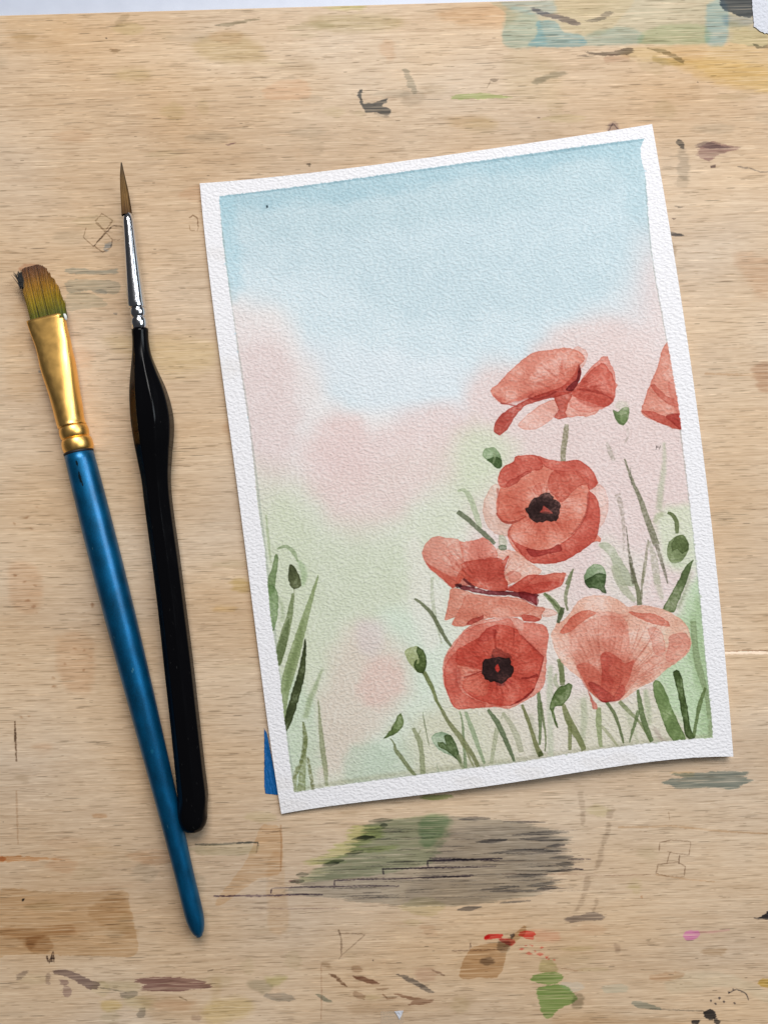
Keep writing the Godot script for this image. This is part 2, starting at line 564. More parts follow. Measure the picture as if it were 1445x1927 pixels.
	D([4.4,24.7,10.6,24.9,9.4,28.0,4.8,28.4], [164,142,116], 0.65, 1.2, 0.6)
	D([28.7,21.8,31.7,21.9,30.7,22.5,29.2,22.4], [110,92,74], 0.7, 0.4)
	L([29.1,22.6,28.0,24.4], 0.35, [130,108,86], 0.6)
	D([17.7,26.4,21.3,25.9,28.0,25.8,34.7,27.2,30.0,27.3,19.8,27.2], [152,160,94], 0.75, 0.7)
	D([-33.6,22.6,-30.5,20.7,-22.8,20.9,-21.9,25.8,-33.7,25.5], [204,158,122], 0.4, 1.2, 0.4)
	D([-20.7,3.5,-11.4,2.7,2.9,3.6,3.9,6.7,-9.5,7.4,-19.2,6.1], [176,154,112], 0.65, 2.0, 1.2)
	D([-17.0,0,-7.2,0,-5.2,1.1,-12.4,1.4], [166,160,84], 0.55, 1.2, 0.5)
	D([-28.0,5.8,-19.2,4.5,-13.6,5.7,-20.8,6.8], [150,132,96], 0.45, 1.4, 0.5)
	D([15.3,2.4,34.9,2.0,34.2,7.1,20.4,6.2], [190,146,104], 0.45, 2.0, 1.2)
	D([-22.9,44.0,-21.6,44.1,-21.9,44.8], [70,58,44], 0.8, 0.2)
	L([-23.1,44.3,-21.6,44.3], 0.25, [80,66,50])
	D([17.0,32.3,27.3,32.6,29.8,35.2,18.5,34.9], [184,152,112], 0.65, 1.5, 1.0)
	D([-74.5,1.9,-71.4,0.7,-70.9,1.5,-73.6,3.7,-75.1,4.0], [160,138,108], 0.6, 0.7, 0.3)
	D([-53.7,9.7,-43.3,6.4,-35.7,10.2,-33.8,14.9,-48.7,14.5], [178,152,110], 0.7, 2.4, 1.4)
	D([-46.8,4.5,-38.6,3.4,-34.5,3.3,-44.8,5.1], [126,112,86], 0.7, 1.0)
	D([-74.9,16.3,-66.7,16.5,-67.8,19.6,-75.0,18.9], [176,152,110], 0.7, 2.0, 1.0)
	D([-103.4,5.2,-97.3,5.9,-99.4,7.4,-103.5,7.0], [170,142,106], 0.7, 1.5, 0.7)
	D([-76.8,10.3,-74.3,10.7,-74.8,11.4,-76.9,11.2], [138,112,82], 0.7, 0.8)
	D([-78.0,7.2,-77.5,7.2,-77.6,7.7,-77.9,7.7], [40,34,30], 0.95, 0.0)
	D([-90.4,16.8,-89.6,16.8,-89.8,17.1], [90,80,66], 0.6, 0.4)
	D([-45.3,38.0,-42.4,37.6,-43.2,38.0,-44.7,38.4], [100,70,72], 0.8, 0.3)
	D([-103.2,70.0,-99.1,69.9,-97.6,71.7,-103.8,71.6], [150,84,52], 0.4, 0.8, 0.4)
	# pencil marks by the black brush's tip
	L([-82.3,58.3,-80.4,56.4,-77.4,58.4,-79.6,61.2,-82.3,58.3], 0.22, [96,70,44], 0.7)
	L([-82.3,58.8,-79.6,61.5,-83.0,65.5,-85.8,62.8,-84.9,60.3], 0.22, [96,70,44], 0.65)
	L([-82.9,65.4,-79.3,61.6,-77.6,59.9,-74.9,60.1], 0.3, [60,42,26], 0.85)
	L([-83.0,65.2,-80.5,67.2,-78.2,65.9,-77.7,63.9,-75.5,63.8], 0.22, [96,70,44], 0.65)
	L([-79.3,61.9,-77.6,63.8], 0.22, [96,70,44], 0.65)
	D([-79.7,64.8,-77.8,64.5,-78.2,65.9,-80.0,66.1], [128,132,134], 0.8, 0.2)
	D([-80.2,66.3,-78.7,66.4,-79.5,67.2], [128,132,134], 0.7, 0.2)
	L([-56.1,58.3,-55.0,57.5,-53.8,58.3,-53.6,61.2,-53.9,62.1], 0.3, [96,66,40], 0.75)
	L([-56.1,60.1,-55.9,61.6,-54.6,61.9], 0.22, [96,66,40], 0.5)
	# the grey-blue swatch between the brushes
	D([-90.9,71.5,-86.3,71.5,-81.7,72.3,-76.4,71.9,-76.5,73.1,-81.7,73.3,-90.0,72.9], [134,136,126], 0.65, 0.4)
	D([-90.6,74.8,-83.6,74.8,-76.5,75.6,-76.5,78.7,-80.0,78.7,-84.6,77.8,-90.4,78.1], [142,138,122], 0.62, 0.4)
	D([-90.7,78.5,-83.7,78.7,-79.7,82.0,-86.6,82.8,-90.8,83.2], [160,150,126], 0.55, 0.5, 0.2)
	D([-83.9,77.8,-80.0,77.6,-79.6,78.8,-82.8,78.7], [118,116,108], 0.5, 0.5)
	D([-77.9,84.2,-76.7,84.1,-77.0,84.8,-77.6,84.7], [110,104,96], 0.7, 0.3)
	D([-99.6,99.8,-98.6,99.7,-98.7,100.4,-99.4,100.4], [122,126,134], 0.8, 0.2)
	D([-80.4,91.3,-53.1,92.5,-49.5,96.8,-52.4,100.9,-64.0,102.4,-68.6,99.0], [190,160,96], 0.3, 3.0, 2.5)
	D([-47.2,159.9,-43.0,159.5,-42.9,163.1,-46.7,162.5], [170,140,72], 0.5, 1.2, 0.8)
	D([-52.5,167.0,-45.8,167.2,-46.4,168.7,-52.0,168.4], [188,150,88], 0.45, 1.5, 0.8)
	# rusty specks on the left
	for r: Array in [[68,655,16,5], [120,690,14,5], [180,712,26,5], [135,790,30,14], [165,820,20,12], [180,855,10,10], [70,385,8,12], [165,410,14,5], [265,1200,12,10], [265,1243,26,6], [75,1128,10,4], [30,1190,8,4], [440,1060,12,5], [480,1095,20,8], [435,1165,10,10], [490,820,12,24], [390,1050,20,5], [330,1130,10,8], [80,1405,14,8], [120,1400,14,6], [200,300,18,4], [140,350,30,6], [210,680,14,4]]:
		var at := pv([-110.9,122.1,-105.9,127.4])
		var u: Vector2 = (at[1] - at[0]) / 100.0
		var c: Vector2 = at[0] + Vector2(r[0], r[1]) * u.abs()
		var d := Vector2(r[2], r[3]) * u.abs() * 0.7
		lay(PackedVector2Array([c - Vector2(d.x, 0), c - Vector2(0, d.y), c + Vector2(d.x, 0), c + Vector2(0, d.y)]), [124,78,46], 0.6, {"feather": 0.35, "soft": 0.25, "dry": 0.4, "wob": 0.3})
	L([-108.8,197.5,-108.8,201.6,-108.7,205.2,-108.7,208.8], 0.45, [84,58,38], 0.7)
	L([-108.8,199.6,-108.8,203.2], 0.7, [70,48,30], 0.5)
	L([-108.9,217.0,-108.9,223.2,-108.9,232.0], 0.5, [150,112,78], 0.4)
	D([-114.6,235.4,-111.0,235.1,-103.8,235.7,-97.2,236.4,-108.0,236.6,-112.1,236.8,-114.7,236.7], [176,108,52], 0.6, 1.5)
	D([-114.6,235.3,-112.1,235.5,-112.6,236.7,-114.7,236.7], [168,88,34], 0.7, 0.5)
	D([-88.1,224.3,-84.2,224.3,-84.0,225.4,-87.1,225.1], [176,124,80], 0.5, 0.9, 0.3)
	D([-108.2,247.3,-107.5,247.3,-107.6,247.9,-108.2,247.9], [24,20,18], 0.97, 0.0)
	D([-113.1,225.5,-112.5,225.5,-112.7,225.9], [60,50,40], 0.7, 0.2)
	L([-101.7,263.3,-101.5,265.1,-101.2,264.5,-101.0,265.4,-100.5,263.6], 0.4, [58,40,30], 0.9)
	L([-100.4,265.1,-100.2,263.3,-99.9,262.2,-99.8,265.4], 0.4, [58,40,30], 0.9)
	L([-100.5,264.2,-99.6,264.0], 0.3, [58,40,30], 0.8)
	D([-100.1,267.7,-97.5,267.3,-93.5,268.4,-89.4,270.6,-87.1,271.4,-87.4,272.7,-90.0,273.1,-92.5,271.5,-96.1,269.4,-99.6,268.5], [100,78,72], 0.8, 0.5)
	D([-98.4,270.1,-95.8,270.4,-96.1,271.7,-97.9,271.5], [120,92,84], 0.7, 0.4)
	D([-97.4,272.2,-95.4,272.2,-95.3,274.8,-97.3,275.0], [132,104,96], 0.65, 0.4, 0.2)
	D([-101.9,268.2,-100.9,268.1,-101.2,271.5,-102.3,271.2], [132,108,92], 0.6, 0.4, 0.2)
	D([-110.2,268.4,-106.8,267.3,-107.3,268.3,-110.0,270.0], [120,100,86], 0.6, 0.6)
	D([-77.1,270.7,-71.9,270.2,-66.8,270.3,-60.6,271.1,-56.0,272.8,-56.6,273.6,-60.7,273.9,-64.8,274.4,-71.0,274.2,-76.1,273.6,-74.5,272.3,-76.8,271.5], [112,76,68], 0.85, 1.1)
	D([-86.9,271.2,-77.1,271.4,-76.7,274.0,-82.3,273.9], [168,150,112], 0.5, 1.5, 0.7)
	L([-87.2,272.7,-82.3,273.6,-79.7,274.2], 0.3, [110,96,80], 0.6)
	D([-81.8,274.4,-76.7,274.0,-77.2,275.6,-80.3,276.0], [120,108,92], 0.6, 0.6, 0.2)
	D([-76.5,278.9,-74.7,278.7,-75.1,281.3,-76.9,281.2], [124,110,92], 0.65, 0.4, 0.2)
	D([-87.0,276.8,-82.4,276.4,-81.4,278.5,-86.1,279.4], [186,156,84], 0.5, 1.0, 0.7)
	D([-76.7,274.5,-63.8,275.9,-58.8,278.1,-59.9,282.2,-71.7,281.9], [172,138,100], 0.4, 2.5, 1.5)
	D([-61.9,281.1,-58.9,281.5,-59.4,282.8,-61.5,282.4], [140,112,92], 0.5, 0.7, 0.3)
	L([-57.0,269.0,-55.3,268.5], 0.35, [90,72,56], 0.7)
	L([-65.1,275.9,-62.8,277.0], 0.3, [110,90,66], 0.7)
	D([-64.2,268.7,-63.1,268.9,-63.4,269.5], [140,112,84], 0.5, 0.3)
	# beside the black handle's end
	D([-59.6,233.9,-52.3,233.6,-42.6,233.9,-42.9,236.4,-52.4,236.7,-58.6,236.2], [164,152,116], 0.55, 1.2, 0.4)
	L([-59.5,233.4,-52.3,233.6,-47.2,233.3,-41.8,233.4], 0.45, [94,90,78], 0.75)
	L([-41.9,233.5,-42.4,236.4], 0.3, [120,100,80], 0.6)
	L([-40.6,230.4,-37.0,230.5,-35.5,230.2], 0.3, [110,86,70], 0.6)
	L([-47.9,233.4,-42.0,233.3,-41.8,234.4], 0.4, [88,84,74], 0.7)
	D([-71.6,224.3,-72.2,224.5,-72.9,224.3], [110,90,66], 0.5, 0.3)
	D([-89.4,233.0,-78.1,234.4,-67.9,236.7,-78.2,238.5,-87.4,236.2], [184,152,114], 0.4, 2.5, 1.2)
	# the big grey stain
	D([-9.1,228.6,11.7,227.6,28.7,229.5,36.4,230.8,43.8,233.7,44.9,235.8,42.2,238.2,45.5,241.8,43.2,243.9,39.4,246.0,39.4,248.3,31.8,251.0,11.7,252.7,-6.1,251.9,-22.4,249.5,-33.5,247.7,-26.7,243.4,-22.2,242.1,-25.1,239.7,-16.0,236.3,-14.5,234.1,-10.0,232.7,-11.4,230.5], [156,140,118], 0.9, 4.2)
	D([12.3,231.2,34.6,231.2,43.4,235.8,40.2,243.8,26.6,250.9,8.8,251.9,-1.6,250.1,4.6,242.8], [140,122,106], 0.35, 2.5, 0.6)
	D([-9.9,228.9,3.5,227.3,12.1,228.2,10.2,234.8,4.6,240.6,-7.3,243.2,-19.2,244.4,-31.1,244.8,-26.6,241.9,-21.3,238.4,-16.0,236.3,-12.9,231.9], [132,138,96], 0.62, 2.0, 0.4)
	D([-15.4,229.7,-6.7,230.0,-8.3,233.5,-13.5,235.4,-3.2,235.2,-5.3,236.7,-17.7,237.4,-18.8,239.4,-29.1,240.1,-23.9,237.2,-17.6,233.3], [168,166,92], 0.6, 2.0, 0.3)
	D([4.7,227.2,11.4,227.5,11.3,229.5,9.2,233.0,5.0,236.5,3.0,231.8], [106,130,84], 0.55, 1.0, 0.5)
	for r: Array in [[860,432,1000,428], [920,458,970,455], [760,525,900,518], [790,520,890,515], [720,605,830,590], [590,658,690,648], [445,706,520,704], [410,742,495,738], [640,640,720,634]]:
		var a := pv([-53.8,205.5,-3.9,258.3])
		var u: Vector2 = (a[1] - a[0]) / 1000.0
		S([a[0].x + r[0] * u.x, a[0].y + r[1] * u.y, a[0].x + (r[0] + r[2]) * 0.5 * u.x, a[0].y + (r[1] + r[3]) * 0.5 * u.y, a[0].x + r[2] * u.x, a[0].y + r[3] * u.y], [0.2, 1.4, 0.3], [72,68,52], 0.75, {"rim": 0.0, "dry": 0.4, "mottle": 0.6})
	for r: Array in [[230,352,430,360], [270,412,540,405], [300,430,550,440], [430,468,520,462], [360,486,500,490], [440,520,560,515], [470,545,560,552], [430,580,560,575], [480,565,600,572], [410,630,490,618], [380,655,480,650], [330,640,470,632], [200,712,350,706], [0,738,120,728], [100,440,250,432], [170,490,420,480], [230,595,430,592], [120,650,300,640], [160,660,420,662], [20,335,170,335]]:
		var a := pv([13.0,207.4,72.4,270.3])
		var u: Vector2 = (a[1] - a[0]) / 1000.0
		var wd := rng.randf_range(0.6, 1.6)
		S([a[0].x + r[0] * u.x, a[0].y + r[1] * u.y, a[0].x + (r[0] + r[2]) * 0.5 * u.x, a[0].y + (r[1] + r[3]) * 0.5 * u.y, a[0].x + r[2] * u.x, a[0].y + r[3] * u.y], [0.15, wd, 0.25], [76,68,64], 0.7, {"rim": 0.0, "dry": 0.5, "mottle": 0.6})
	for i in 70:
		var a := pv([-21.8,230.2,38.5,251.2])
		var x := rng.randf_range(a[0].x, a[1].x)
		var y := rng.randf_range(a[0].y, a[1].y)
		var l := rng.randf_range(2, 9)
		S([x, y, x + l, y - 0.05, x + l * 2, y], [0.1, rng.randf_range(0.15, 0.35), 0.1], [84,72,66], 0.6, {"rim": 0.0, "dry": 0.4})
	# pen steps drawn across it
	L([-54.8,248.0,-45.8,248.2,-38.6,248.3,-30.3,248.2,-24.2,248.5], 0.38, [52,34,50], 0.85)
	L([-38.7,247.8,-38.4,246.3,-30.8,246.2,-21.0,246.3,-11.3,246.4,-2.9,246.7], 0.34, [48,32,44], 0.85)
	L([-20.9,246.0,-20.8,244.6,-12.2,244.5,-0.4,244.6,10.9,244.4,17.1,244.6], 0.36, [48,32,44], 0.9)
	L([-7.1,243.3,-7.2,241.8,-0.3,241.8,6.9,241.8,19.2,242.0], 0.38, [44,30,42], 0.9)
	L([9.5,244.5,15.6,244.3,18.1,244.3], 0.32, [52,36,48], 0.75)
	L([5.4,241.6,5.3,239.8,13.1,239.9,19.3,240.0], 0.42, [40,28,40], 0.92)
	L([5.8,239.2,12.1,239.5,17.2,239.9,25.4,240.4], 0.32, [48,34,46], 0.85)
	L([12.1,239.6,19.4,239.8,26.2,239.8], 0.36, [40,28,40], 0.9)
	L([12.0,242.0,18.2,241.9,24.3,242.0], 0.3, [50,36,46], 0.7)
	L([44.5,240.5,50.9,240.7], 0.25, [60,46,52], 0.7)
	L([46.3,243.3,48.7,243.5], 0.25, [60,46,52], 0.7)
	L([-43.8,251.6,-34.6,252.1,-19.1,252.5], 0.25, [120,90,80], 0.5)
	L([25.8,244.1,42.6,244.7,57.2,245.4,68.9,245.5], 0.25, [140,104,84], 0.5)
	L([-33.6,244.4,-30.8,244.5], 0.35, [90,50,50], 0.7)
	# right of it
	D([71.4,219.8,73.9,218.9,77.6,218.7,74.0,217.4,83.1,217.5,88.6,217.1,95.4,217.7,94.1,218.9,97.1,219.9,94.0,221.0,91.6,222.2,83.6,221.6,76.3,221.7,73.9,220.8], [104,110,98], 0.85, 1.0)
	D([74.0,217.1,80.7,217.2,80.0,218.4,76.4,218.4], [204,162,100], 0.4, 0.6, 0.3)
	for r: Array in [[595,225,605,380,26], [735,290,725,350,40], [730,370,690,480,26], [690,480,660,580,26], [620,600,600,690,30], [600,690,560,760,26], [660,700,640,770,18]]:
		var a := pv([13.0,207.4,72.4,270.3])
		var u: Vector2 = (a[1] - a[0]) / 1000.0
		S([a[0].x + r[0] * u.x, a[0].y + r[1] * u.y, a[0].x + (r[0] + r[2]) * 0.5 * u.x + 0.3, a[0].y + (r[1] + r[3]) * 0.5 * u.y, a[0].x + r[2] * u.x, a[0].y + r[3] * u.y], [r[4] * u.x * 0.8, r[4] * u.x, r[4] * u.x * 0.6], [140,116,92], 0.55, {"rim": 0.0, "dry": 0.6, "soft": 0.4, "feather": 0.5})
	D([42.8,257.2,45.9,256.4,48.4,256.4,49.6,255.4,53.3,256.0,53.9,257.6,49.5,257.8,44.6,258.2], [112,96,86], 0.8, 0.8)
	L([70.0,239.0,70.3,236.6,73.4,236.0,78.9,236.5,78.9,237.4,78.3,240.3,73.9,239.7,72.4,239.1], 0.25, [112,84,62], 0.65)
	L([72.1,242.4,72.7,240.3,73.3,239.1], 0.25, [112,84,62], 0.6)
	L([75.7,240.3,75.4,242.7], 0.3, [100,74,54], 0.7)
	L([68.9,245.4,69.6,242.7,75.1,242.2,77.2,243.5,76.8,246.3,72.5,246.2,68.9,245.2], 0.25, [112,84,62], 0.6)
	L([73.0,228.1,73.2,230.5], 0.25, [130,98,70], 0.5)
	L([58.8,232.0,73.5,232.1,88.8,234.0,100.4,235.0], 0.5, [170,126,84], 0.5)
	L([68.9,245.5,78.0,247.2,85.3,248.0], 0.4, [170,130,92], 0.5)
	D([64.4,251.1,65.3,251.2,65.0,252.0,64.3,251.8], [170,120,84], 0.6, 0.2)
	D([20.3,261.8,21.6,260.9,25.3,260.9,25.7,261.9,23.1,262.2,20.9,262.4], [196,34,28], 0.85, 0.5)
	D([20.4,261.6,21.3,261.0,22.4,261.5,21.6,262.2,20.6,262.2], [186,12,16], 0.95, 0.15)
	D([30.5,260.5,32.3,260.1,34.6,261.1,34.1,262.8,32.3,262.4,29.9,261.2], [196,44,34], 0.8, 0.5)
	D([27.4,261.2,28.6,260.6,28.9,261.7,28.0,262.4], [70,58,54], 0.8, 0.3)
	D([24.6,262.2,27.4,262.2,29.3,263.2,28.5,264.3,26.1,263.5], [168,40,34], 0.8, 0.4)
	for r: Array in [[300,920,14], [335,938,16], [360,930,10], [385,945,14], [405,940,10], [420,958,12], [395,915,8], [430,970,6], [350,905,8], [455,975,5], [320,905,7]]:
		var a := pv([13.0,207.4,72.4,270.3])
		var u: Vector2 = (a[1] - a[0]) / 1000.0
		var c := Vector2(a[0].x + r[0] * u.x, a[0].y + r[1] * u.y)
		var d: float = r[2] * u.x * 0.7
		lay(PackedVector2Array([c - Vector2(d * 1.5, 0), c - Vector2(0, d * 0.6), c + Vector2(d * 1.5, 0), c + Vector2(0, d * 0.7)]), [196,62,48], 0.7, {"feather": 0.3, "dry": 0.3, "wob": 0.4})
	D([33.6,260.0,40.9,260.8,41.4,263.3,35.9,263.1], [206,132,104], 0.35, 0.8, 0.8)
	D([36.4,268.7,39.4,268.7,40.6,272.1,35.7,271.7], [150,140,86], 0.6, 0.5, 0.4)
	D([32.9,273.8,35.7,272.2,41.5,272.2,41.7,274.6,38.0,275.4,34.4,274.8], [102,130,60], 0.88, 0.5)
	D([34.9,276.6,38.0,275.7,42.3,275.6,45.6,279.0,45.2,280.5,41.5,282.0,38.4,284.6,36.8,284.6,35.4,280.9], [108,136,66], 0.88, 0.5)
	D([41.1,275.0,47.2,275.1,47.8,276.6,45.3,277.8,42.3,276.5], [196,186,170], 0.7, 0.6)
	D([45.0,278.7,47.7,278.8,47.0,282.4,44.6,281.7], [120,104,80], 0.6, 0.6, 0.3)
	D([76.5,261.7,80.6,261.5,81.0,262.5,78.7,264.2,76.4,263.7], [208,116,168], 0.85, 0.25)
	L([80.6,262.0,84.9,262.0,89.2,261.5], 0.6, [196,130,130], 0.45)
	D([81.1,266.9,87.8,266.8,87.2,268.6,81.7,268.1], [160,126,90], 0.6, 1.0, 0.4)
	D([56.7,264.3,58.2,265.0,58.5,266.8,56.9,267.1], [150,124,102], 0.6, 0.4, 0.3)
	D([65.6,263.7,67.0,263.4,66.5,264.3], [130,108,84], 0.6, 0.4)
	D([53.3,276.2,59.4,276.0,60.0,277.9,53.8,278.2], [180,172,148], 0.65, 0.7)
	D([66.2,273.8,74.8,272.8,75.4,274.7,67.4,275.4], [160,116,80], 0.5, 0.9, 0.4)
	D([71.7,273.9,79.7,272.9,90.7,274.5,99.4,279.6,99.3,282.1,87.5,277.5,72.2,278.9], [200,184,156], 0.55, 1.5, 0.8)
	D([96.8,275.9,101.1,275.4,101.0,278.1,97.3,277.6], [178,140,52], 0.75, 0.5)
	D([95.7,258.4,97.9,258.2,99.8,256.7,102.2,256.5,102.1,258.9,98.5,258.7], [22,20,24], 0.97, 0.3)
	D([61.1,281.0,63.6,280.8,69.6,283.1,66.0,283.1,62.9,282.3], [122,122,106], 0.75, 0.6)
	D([81.2,284.3,83.4,283.5,84.6,285.0,83.9,286.5,82.7,286.6,81.2,285.5], [28,26,26], 0.92, 0.4)
	D([77.5,286.7,79.9,286.5,79.3,287.6,77.8,287.6], [34,30,30], 0.9, 0.4)
	D([83.9,285.9,85.7,287.1,85.1,288.1,84.2,287.8], [40,36,34], 0.85, 0.4)
	L([66.0,283.0,75.7,283.7,81.2,284.0], 0.3, [110,98,84], 0.6)
	L([88.1,279.3,90.6,278.2,93.0,279.4,93.9,281.3], 0.3, [50,44,44], 0.8)
	for r: Array in [[1180,1175], [1200,1190], [1240,1180], [1265,1140], [1285,1128], [1220,1165], [1290,1190]]:
		var a := pv([13.0,207.4,72.4,270.3])
		var u: Vector2 = (a[1] - a[0]) / 1000.0
		L([a[0].x + r[0] * u.x, a[0].y + r[1] * u.y, a[0].x + (r[0] + 8) * u.x, a[0].y + (r[1] - 4) * u.y], 0.6, [50,42,44], 0.8)
	D([41.4,284.1,65.9,285.4,78.0,288.2,41.4,287.2], [176,140,100], 0.4, 2.5, 1.5)
	L([11.4,265.2,15.0,265.3,26.1,265.2], 0.22, [90,66,56], 0.6)
	L([16.3,265.0,16.7,262.9], 0.22, [90,66,56], 0.5)
	L([40.0,270.6,45.5,271.7,47.9,271.6], 0.25, [150,112,84], 0.5)
	# lower middle
	D([-25.2,267.5,-22.7,267.6,-22.2,268.9,-24.2,268.8], [140,112,84], 0.6, 0.5, 0.3)
	D([-23.5,270.4,-21.5,271.0,-19.0,273.3,-18.0,274.7,-19.8,273.8,-21.8,271.7], [104,72,50], 0.85, 0.35)
	D([-16.8,268.8,-14.5,268.8,-13.7,270.4,-16.1,270.3], [140,106,78], 0.6, 0.5, 0.3)
	D([-16.6,271.5,-13.0,272.0,-8.9,273.7,-10.5,273.9,-14.1,273.0], [100,62,44], 0.88, 0.4)
	D([-4.3,271.3,-1.2,272.0,2.4,273.9,6.1,276.6,3.8,276.3,0.3,274.4,-2.2,272.8], [88,78,70], 0.85, 0.4)
	D([-5.2,276.6,-1.9,277.4,2.2,278.3,6.1,278.6,3.2,279.9,-1.4,279.9,0.2,278.8,-3.4,277.6], [116,78,56], 0.75, 0.6)
	D([5.5,270.4,7.6,270.8,9.2,272.2,7.6,271.8], [118,88,70], 0.7, 0.4)
	D([-16.2,275.5,-13.2,277.1,-13.7,278.1,-16.3,277.3], [138,106,80], 0.6, 0.5, 0.2)
	D([-10.5,275.1,-6.4,275.0,-8.0,275.8], [138,106,80], 0.6, 0.4)
	L([-8.3,276.7,-7.0,278.1,-4.4,277.9], 0.4, [126,90,66], 0.6)
	D([-45.9,272.1,-40.3,272.2,-38.8,274.8,-41.4,275.8,-45.5,274.1], [140,126,98], 0.55, 1.0, 0.5)
	D([-40.8,271.2,-35.1,270.8,-36.2,272.8,-39.3,273.8], [160,150,86], 0.5, 0.8, 0.5)
	D([-41.4,275.8,-35.2,275.7,-32.7,277.6,-37.4,278.0,-40.4,277.1], [116,106,92], 0.6, 0.9, 0.2)
	D([-27.0,276.2,-24.5,277.0,-22.5,278.6,-25.0,278.1], [108,106,88], 0.75, 0.4)
	D([1.4,270.3,6.1,269.9,6.5,273.0,1.9,273.4], [172,136,112], 0.5, 0.8, 0.6)
	D([15.4,266.1,18.8,265.2,19.9,272.4,13.7,272.5], [158,116,74], 0.0, 0.2)
	L([-20.1,258.4,-19.4,261.0,-19.5,265.6,-20.2,266.6], 0.35, [110,86,66], 0.7)
	L([-19.9,259.4,-16.3,259.6,-12.7,259.9,-16.4,263.1,-19.3,265.4], 0.25, [110,86,66], 0.55)
	L([-25.2,268.0,-25.4,278.3,-25.7,283.4], 0.3, [150,112,84], 0.5)
	D([-55.7,271.8,-53.6,271.8,-53.8,277.5,-55.9,278.5], [176,148,100], 0.4, 1.5, 1.0)
	D([-58.0,278.4,-46.6,276.7,-45.7,281.3,-56.0,283.6], [178,150,84], 0.45, 2.0, 1.5)
	D([-17.9,279.5,-4.5,278.9,0.6,281.6,-4.6,282.5,-14.9,282.2], [166,136,104], 0.4, 1.5, 0.8)
	D([-35.2,265.1,-34.4,265.2,-34.8,265.4], [90,66,50], 0.7, 0.2)
	D([-10.8,267.1,-10.4,267.1,-10.5,267.5], [50,40,36], 0.8, 0.1)
	D([2.8,257.5,6.4,258.1,7.4,260.7,3.8,260.6], [176,140,108], 0.45, 0.8, 0.7)
	D([5.4,221.6,12.1,221.5,12.6,222.3,7.4,222.9,3.8,222.3], [112,124,62], 0.75, 0.8, 0.2)
	L([16.5,263.3,16.8,264.6], 0.25, [80,60,50], 0.6)
	# a split in the face veneer at the right
	L([33.1,-0.1,33.1,-0.1], 0.1, [160,120,90], 0.0)
	L([89.2,183.7,95.5,183.6,104.4,184.0], 0.3, [120,84,60], 0.75)
	S([89.2,184.2,95.4,184.2,104.4,184.5], [0.6, 0.9, 0.7], [246,222,198], 1.0, {"rim": 0.0})
	L([86.5,105.9,97.7,106.6,106.6,106.3], 0.5, [168,126,88], 0.5)
	D([-108.8,153.4,-100.7,155.8,-101.8,166.9,-108.4,165.3], [184,136,98], 0.35, 1.0, 1.2)
	D([-96.0,174.5,-86.4,174.8,-87.5,189.6,-94.9,188.0], [184,138,100], 0.35, 1.2, 1.2)
	D([-104.4,-1.1,-88.1,-0.6,-88.4,9.8,-104.7,9.3], [198,164,122], 0.4, 3.0, 2.0)
	D([-103.7,79.2,-93.7,91.4,-101.6,109.0,-108.8,99.9], [198,158,112], 0.3, 3.0, 3.0)
	pass


# ---------------------------------------------------------------- the painting

func edge_at(e: Array, t: float) -> Vector2:
	var a: Vector2 = e[0]
	var b: Vector2 = e[1]
	return a.lerp(b, t) + t * (1 - t) * (e[2] + e[3] * t + e[4] * t * t)


func bern(t: float) -> Vector4:
	var s := 1.0 - t
	return Vector4(s * s * s, 3 * t * s * s, 3 * t * t * s, t * t * t)


func sheet_at(u: float, v: float) -> Vector3:
	var tp := [
		[Vector2(-51.22, -91.54), Vector2(74.40, -107.78), Vector2(0.88, 7.62), Vector2(-0.16, -10.28), Vector2(0.51, 6.19)]]
	var bt := [
		[Vector2(-28.50, 83.94), Vector2(96.25, 67.47), Vector2(0.92, -9.56), Vector2(0.68, 31.17), Vector2(-5.35, -41.49)]]
	var lf := [
		[Vector2(-51.22, -91.54), Vector2(-28.50, 83.94), Vector2(-7.46, 2.34), Vector2(22.86, -5.48), Vector2(-21.82, 3.65)]]
	var rt := [
		[Vector2(74.40, -107.78), Vector2(96.25, 67.47), Vector2(4.88, 4.49), Vector2(3.93, -7.30), Vector2(-3.58, 0.34)]]
	var p: Vector2 = edge_at(tp[0], u) * (1 - v) + edge_at(bt[0], u) * v + edge_at(lf[0], v) * (1 - u) + edge_at(rt[0], v) * u
	p -= tp[0][0] * (1 - u) * (1 - v) + tp[0][1] * u * (1 - v) + bt[0][0] * (1 - u) * v + bt[0][1] * u * v
	var lift := [0.50, 0.30, 0.40, 1.00, 1.50, 0.30, 1.20, 4.50, 1.20, 0.60, 2.00, 5.00, 0.80, 3.20, 4.20, 2.60]
	var bu := bern(u)
	var bv := bern(v)
	var y := 0.0
	for j in 4:
		for i in 4:
			y += lift[j * 4 + i] * bu[i] * bv[j]
	return Vector3(p.x, y, p.y)


func spaced(a: float, b: float, whole: float, n: int) -> PackedFloat32Array:
	var out := PackedFloat32Array()
	for i in 5:
		out.append(a / whole * i / 4.0)
	for i in range(1, n):
		out.append(lerpf(a, whole - b, float(i) / n) / whole)
	for i in range(4, -1, -1):
		out.append(1.0 - b / whole * i / 4.0)
	return out


